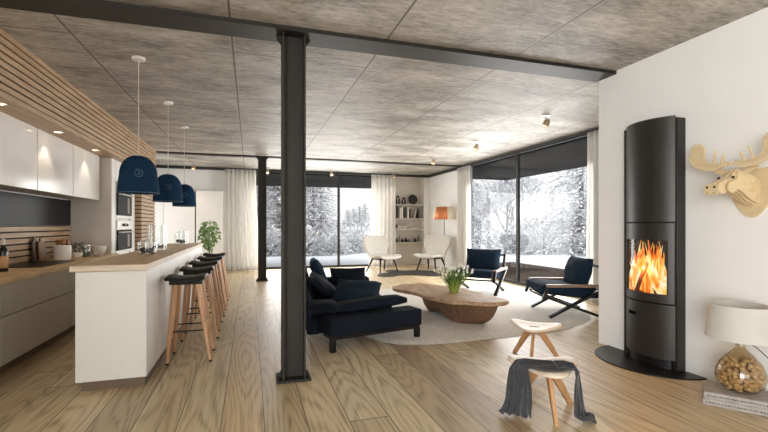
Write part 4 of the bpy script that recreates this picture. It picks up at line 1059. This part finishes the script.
# (along, across, height, half width across, half width along) of the throw's centre line
path = [(-.30, -.15, .012, .03, .13), (-.285, -.145, .03, .04, .115), (-.265, -.13, .10, .05, .10), (-.255, -.115, .2, .055, .09), (-.248, -.09, .285, .07, .07), (-.225, -.06, .328, .09, .03), (-.17, -.045, .330, .10, 0), (-.08, -.04, .320, .10, 0), (0, -.04, .316, .10, 0), (.08, -.04, .318, .095, 0), (.16, -.05, .328, .09, .0), (.212, -.07, .326, .075, .02), (.232, -.09, .285, .06, .035), (.232, -.105, .2, .055, .045), (.232, -.12, .10, .05, .055), (.235, -.135, .035, .05, .06), (.26, -.15, .02, .05, .05), (.31, -.16, .03, .045, .03), (.335, -.165, .012, .04, .01)]
m = MB()
def thr(u, v):
    s_ = u * (len(path) - 1); i = min(int(s_), len(path) - 2); k = s_ - i
    x, y, z, wa, wl = (path[i][j] * (1 - k) + path[i + 1][j] * k for j in range(5))
    hang = max(0, min(1, (.31 - z) / .2)); side = -1 if u < .5 else 1
    x *= .80; wl *= .78
    b = (v - .5) * 2
    fold = sin(b * 13 + 2 * sin(u * 5)) * (.006 + .014 * hang) + .005 * sin(b * 29 + u * 9)
    nz = .012 * noise.noise(Vector((b * 3, u * 8, side)))
    x2 = x + b * wl + nz * hang; y2 = y + (b * wa) * (1 if side > 0 else -1) * (1 if hang < .05 else 1) - hang * fold
    if side < 0: y2 = y - b * wa * (1 - 2 * (hang < .0)) - hang * fold
    z2 = z + (1 - hang) * max(-.003, fold) + (max(0, .014 * sin(b * 17) * (1 + side * .2)) if z < .06 else 0)
    p = tc + du * x2 + dv * y2; p.z = max(.010, z2); return p
m.sheet(thr, 110, 44)
o = m.build('throw_blanket', M['greyknit'], solid=.008)
tag(o, 'dark grey wool throw draped over the nearer low stool', 'blanket')

# ================================================================== OUTSIDE TREES
def tuft(b, c, d, l, w, up):
    d = d.normalized(); a = d.cross(up).normalized() * w; n = a.cross(d).normalized() * w * .45; e = c + d * l; mid = c + d * l * .45
    V = [b.verts.new(p) for p in (c, mid + a, mid + n, mid - a, mid - n, e)]
    for f in ((0, 1, 2), (0, 2, 3), (0, 3, 4), (0, 4, 1), (5, 2, 1), (5, 3, 2), (5, 4, 3), (5, 1, 4)): b.faces.new([V[i] for i in f])
def make_fir(h, r, seed, label, group, mat='frostfir_haze'):
    q = random.Random(seed); t = thing('frosted_fir', label, 'tree', (0, 0, 0), 0, group)
    MB().tube([(0, 0, 0), (0, 0, h * .95)], [.16, .02], 7).build('trunk', M['frosttrunk'], t)
    m = MB(); n = int(h * 3.4)
    for i in range(n):
        u = i / n; z = h * (.05 + .93 * u); rr = r * (1 - u) ** .85 + .08; nb_ = int(12 + 8 * (1 - u))
        for k in range(nb_):
            a = q.uniform(0, 2 * PI); L_ = rr * q.uniform(.75, 1.12)
            for s_ in range(8):
                f = (s_ + .6) / 8; c = Vector((cos(a) * L_ * f, sin(a) * L_ * f, z - .28 * L_ * f * f + q.uniform(-.06, .06)))
                aa = a + q.uniform(-.9, .9); d = Vector((cos(aa), sin(aa), q.uniform(-.65, .05)))
                tuft(m.bm, c, d, q.uniform(.16, .32) * (.5 + .5 * rr / r) + .06, q.uniform(.03, .07), Vector((0, 0, 1)))
    m.build('foliage', M[mat], t, flat=True, recalc=False)
    return t
def make_hoar(h, r, seed, label, group, name='frosted_tree', lean=0, trunk_h=.25):
    q = random.Random(seed); t = thing(name, label, 'tree', (0, 0, 0), 0, group)
    m = MB(); tips = []
    def br(p, d, l, rad_, lev):
        e = p + d * l; mid = p.lerp(e, .5) + Vector((q.uniform(-1, 1), q.uniform(-1, 1), q.uniform(-.3, .3))) * l * .08
        m.tube([p, mid, e], [rad_, rad_ * .8, rad_ * .6], 5 if lev > 1 else 7)
        if lev == 0: tips.append((mid, d)); tips.append((e, d)); return
        for k in range(4 if lev > 1 else 5):
            f = q.uniform(.45, 1); a = q.uniform(0, 2 * PI)
            nd = (d * .75 + Vector((cos(a), sin(a), q.uniform(-.15, .55))) * .85).normalized()
            br(p.lerp(e, f), nd, l * q.uniform(.5, .75), rad_ * .5, lev - 1)
    br(Vector((0, 0, 0)), Vector((lean, 0, 1)).normalized(), h * .42, h * .016, 3)
    m.build('trunk', M['frosttrunk'], t)
    m = MB()
    for p, d in tips:
        for k in range(9):
            dd = Vector((q.uniform(-1, 1), q.uniform(-1, 1), q.uniform(-1, .5)))
            tuft(m.bm, p + dd * .18 * r / 2, dd, q.uniform(.22, .5), q.uniform(.025, .06), Vector((.1, .2, 1)))
    m.build('twigs', M['frostpale_haze'], t, flat=True, recalc=False)
    return t
def make_bush(r, h, seed, label, group):
    q = random.Random(seed); t = thing('frosted_bush', label, 'bush', (0, 0, 0), 0, group); m = MB()
    for k in range(1100):
        a, e = q.uniform(0, 2 * PI), math.acos(q.uniform(-.15, 1)); k_ = q.uniform(.55, 1.0)
        d = Vector((sin(e) * cos(a), sin(e) * sin(a), cos(e))); c = Vector((d.x * r * k_, d.y * r * k_, max(.02, d.z * h * k_)))
        tuft(m.bm, c, d + Vector((q.uniform(-.7, .7), q.uniform(-.7, .7), q.uniform(-.7, .5))), q.uniform(.15, .34), q.uniform(.03, .07), Vector((.3, .1, 1)))
    m.build('twigs', M['frostpale_haze'], t, flat=True, recalc=False)
    m = MB()
    for k in range(7): m.tube([(0, 0, 0), (.5 * r * cos(k), .5 * r * sin(k), h * .6)], [.03, .01], 5)
    m.build('stem', M['frosttrunk'], t)
    return t
GZ = -.25
f0 = make_fir(9.5, 2.3, 1, 'snow-laden fir beyond the far window', 'snowy firs beyond the far window'); f1 = make_fir(6.5, 1.9, 2, 'snow-laden fir beyond the far window', 'snowy firs beyond the far window')
h0 = make_hoar(8.0, 2.4, 3, 'tall hoar-frosted tree beyond the far window', 'frosted trees beyond the far window')
b0 = make_bush(1.3, 1.5, 5, 'round frosted bush at the foot of the trees beyond the far window', 'frosted bushes beyond the far window')
FIR = [(-.6, 23.6, 0, 1), (1.6, 25.5, 1, 1.15), (3.3, 23.4, 1, .85), (4.7, 29.5, 0, .75), (.4, 29, 0, 1.2), (2.9, 31, 0, 1.1), (-2.4, 27, 0, 1.1), (6.4, 28.5, 1, .42), (8.6, 34, 1, .5), (-4.5, 30, 0, 1.2), (4.2, 37, 0, 1.05), (1.2, 36, 0, 1.3), (7.4, 31, 1, .45), (9.6, 36, 1, .55)]
for i, (x, y, k, s_) in enumerate(FIR):
    src = (f0, f1)[k]
    if (k, i) in ((0, 0), (1, 1)): src.location = (x, y, GZ); src.scale = (s_,) * 3
    else: dup(src, (x, y, GZ), i * 1.3, scale=(s_,) * 3)
HO = [(2.6, 27.5, .9), (5.4, 25.6, .36), (-1.5, 31, 1.1), (8.2, 31, .36)]
for i, (x, y, s_) in enumerate(HO):
    if i == 0: h0.location = (x, y, GZ)
    else: dup(h0, (x, y, GZ), i * 1.7, scale=(s_,) * 3)
BU = [(2.6, 22.2, 1.1), (4.0, 21.8, .8), (5.4, 23.2, 1.0), (1.0, 22.6, .9), (6.9, 25, 1.1), (-.4, 22, .8), (8.4, 28, 1.2), (3.3, 24.6, 1.3)]
for i, (x, y, s_) in enumerate(BU):
    if i == 0: b0.location = (x, y, GZ)
    else: dup(b0, (x, y, GZ), i * 2.1, scale=(s_,) * 3)
# garden side, seen through the window behind the armchairs
g0 = make_hoar(7.5, 2.4, 8, 'pale hoar-frosted tree on the garden side behind the armchairs', 'frosted trees on the garden side')
g1 = make_hoar(6.2, 2.0, 9, 'leaning frosted tree with dark trunk behind the armchair window', '', 'leaning_tree', .10)
g1.location = (10.5, 16.0, GZ); g1.scale = (.6, .6, .95)
GS = [(19.5, 28.5, .42), (15.5, 27, .6), (13.0, 22.5, .8), (27, 31, .6)]
for i, (x, y, s_) in enumerate(GS):
    if i == 0: g0.location = (x, y, GZ)
    else: dup(g0, (x, y, GZ), i * 1.1, scale=(s_,) * 3)
for i, (x, y, s_) in enumerate([(16.4, 18.0, 1.1), (18.6, 19.4, 1.1), (12.0, 21.5, .8), (17.5, 30, .6), (23.5, 29, .55)]):
    if i == 0: f2 = make_fir(8.5, 2.4, 21, 'snowy fir on the garden side behind the armchairs', 'snowy firs on the garden side', 'frostpale_haze'); f2.location = (x, y, GZ); f2.scale = (s_,) * 3
    else: dup(f2, (x, y, GZ), i * 2.0, scale=(s_,) * 3)
for i, (x, y, s_) in enumerate([(14.5, 18.5, 1.0), (16.8, 19.2, 1.2), (19.2, 18.5, 1.0), (20.5, 20.2, 1.3), (14.2, 20.8, 1.1), (17.6, 15.4, .9), (18.4, 17.2, 1.1), (16.0, 17.0, .8), (21.5, 18.6, 1.3), (22.5, 22.5, 1.5), (17.0, 22.5, 1.4), (24.8, 20.4, 1.5), (19.6, 22.2, 1.4)]):
    dup(b0, (x, y, GZ), i * 1.9, 'low frosted bush on the garden side behind the armchairs', 'frosted bushes on the garden side', (s_,) * 3)

# ================================================================== LIGHT, CAMERA
w = bpy.data.worlds.new('overcast winter sky'); sc.world = w; w.use_nodes = True
nt = w.node_tree; bg = nt.nodes['Background']
tcw = nt.nodes.new('ShaderNodeTexCoord')
def vm(op, a, b):
    n = nt.nodes.new('ShaderNodeMath'); n.operation = op
    for i, v in enumerate((a, b)):
        if isinstance(v, (int, float)): n.inputs[i].default_value = v
        else: nt.links.new(v, n.inputs[i])
    return n.outputs[0]
sepw = nt.nodes.new('ShaderNodeSeparateXYZ'); nt.links.new(tcw.outputs['Generated'], sepw.inputs[0])
elev = vm('MAXIMUM', sepw.outputs[2], 0.0)
dot = nt.nodes.new('ShaderNodeVectorMath'); dot.operation = 'DOT_PRODUCT'; nt.links.new(tcw.outputs['Generated'], dot.inputs[0])
SUN = Vector((.10, -.93, .36)).normalized(); dot.inputs[1].default_value = SUN
glow = vm('POWER', vm('MAXIMUM', dot.outputs['Value'], 0.0), 5.0)
HOR, ZEN, GLOW = 1.02, 1.5, 1.6
stren = vm('ADD', vm('ADD', vm('MULTIPLY', elev, ZEN), HOR), vm('MULTIPLY', glow, GLOW))
nt.links.new(stren, bg.inputs['Strength'])
bg.inputs['Color'].default_value = (.985, .99, 1.0, 1)

def portal(name, loc, rot, sx, sy):
    L = bpy.data.lights.new(name, 'AREA'); L.shape = 'RECTANGLE'; L.size = sx; L.size_y = sy
    L.cycles.is_portal = True
    o = bpy.data.objects.new(name, L); COL.objects.link(o); o.location = loc; o.rotation_euler = rot
portal('window_portal', (1.95, 13.08, 1.45), (rad(-90), 0, 0), 4.1, 2.8)
portal('window_portal', (5.72, 7.92, 1.45), (rad(90), 0, rad(90)), 4.7, 2.8)
portal('window_portal', (-.9, -5.16, 1.4), (rad(90), 0, 0), 3.2, 2.75)

def window_fill(loc, rot, sx, sy, power, col=(1, .995, .985)):  # area lamps added inside the openings to lift the room above the sky's light
    L = bpy.data.lights.new('window_fill_light', 'AREA'); L.shape = 'RECTANGLE'; L.size = sx; L.size_y = sy; L.energy = power; L.color = col
    o = bpy.data.objects.new('window_fill_light', L); COL.objects.link(o); o.location = loc; o.rotation_euler = rot
window_fill((1.95, 12.93, 1.25), (rad(-90), 0, 0), 4.0, 2.35, 195)
window_fill((5.51, 7.92, 1.20), (rad(90), 0, rad(90)), 4.3, 2.25, 235)
window_fill((-.9, -4.97, 1.4), (rad(90), 0, 0), 3.1, 2.7, 60)
window_fill((-2.64, -3.1, 1.45), (rad(90), 0, rad(-90)), 3.3, 2.75, 450, (.94, .975, 1))
window_fill((-2.64, 11.45, 1.3), (rad(90), 0, rad(-90)), 1.6, 2.3, 18)

cam = bpy.data.cameras.new('camera'); co = bpy.data.objects.new('camera', cam); COL.objects.link(co)
cam.sensor_width = 36; cam.lens = 36 * 425.8 / 768; cam.shift_y = 9 / 768; cam.clip_start = .05; cam.clip_end = 300
co.location = (0, 0, 1.3); co.rotation_euler = (rad(90), 0, -math.atan2(.3002, .9539))
sc.camera = co
sc.view_settings.view_transform = 'Standard'; sc.view_settings.look = 'None'; sc.view_settings.gamma = 1; sc.view_settings.exposure = -0.03
sc.cycles.use_denoising = True
sc.cycles.max_bounces = 10; sc.cycles.diffuse_bounces = 6; sc.cycles.glossy_bounces = 4; sc.cycles.transparent_max_bounces = 24
sc.cycles.sample_clamp_indirect = 6
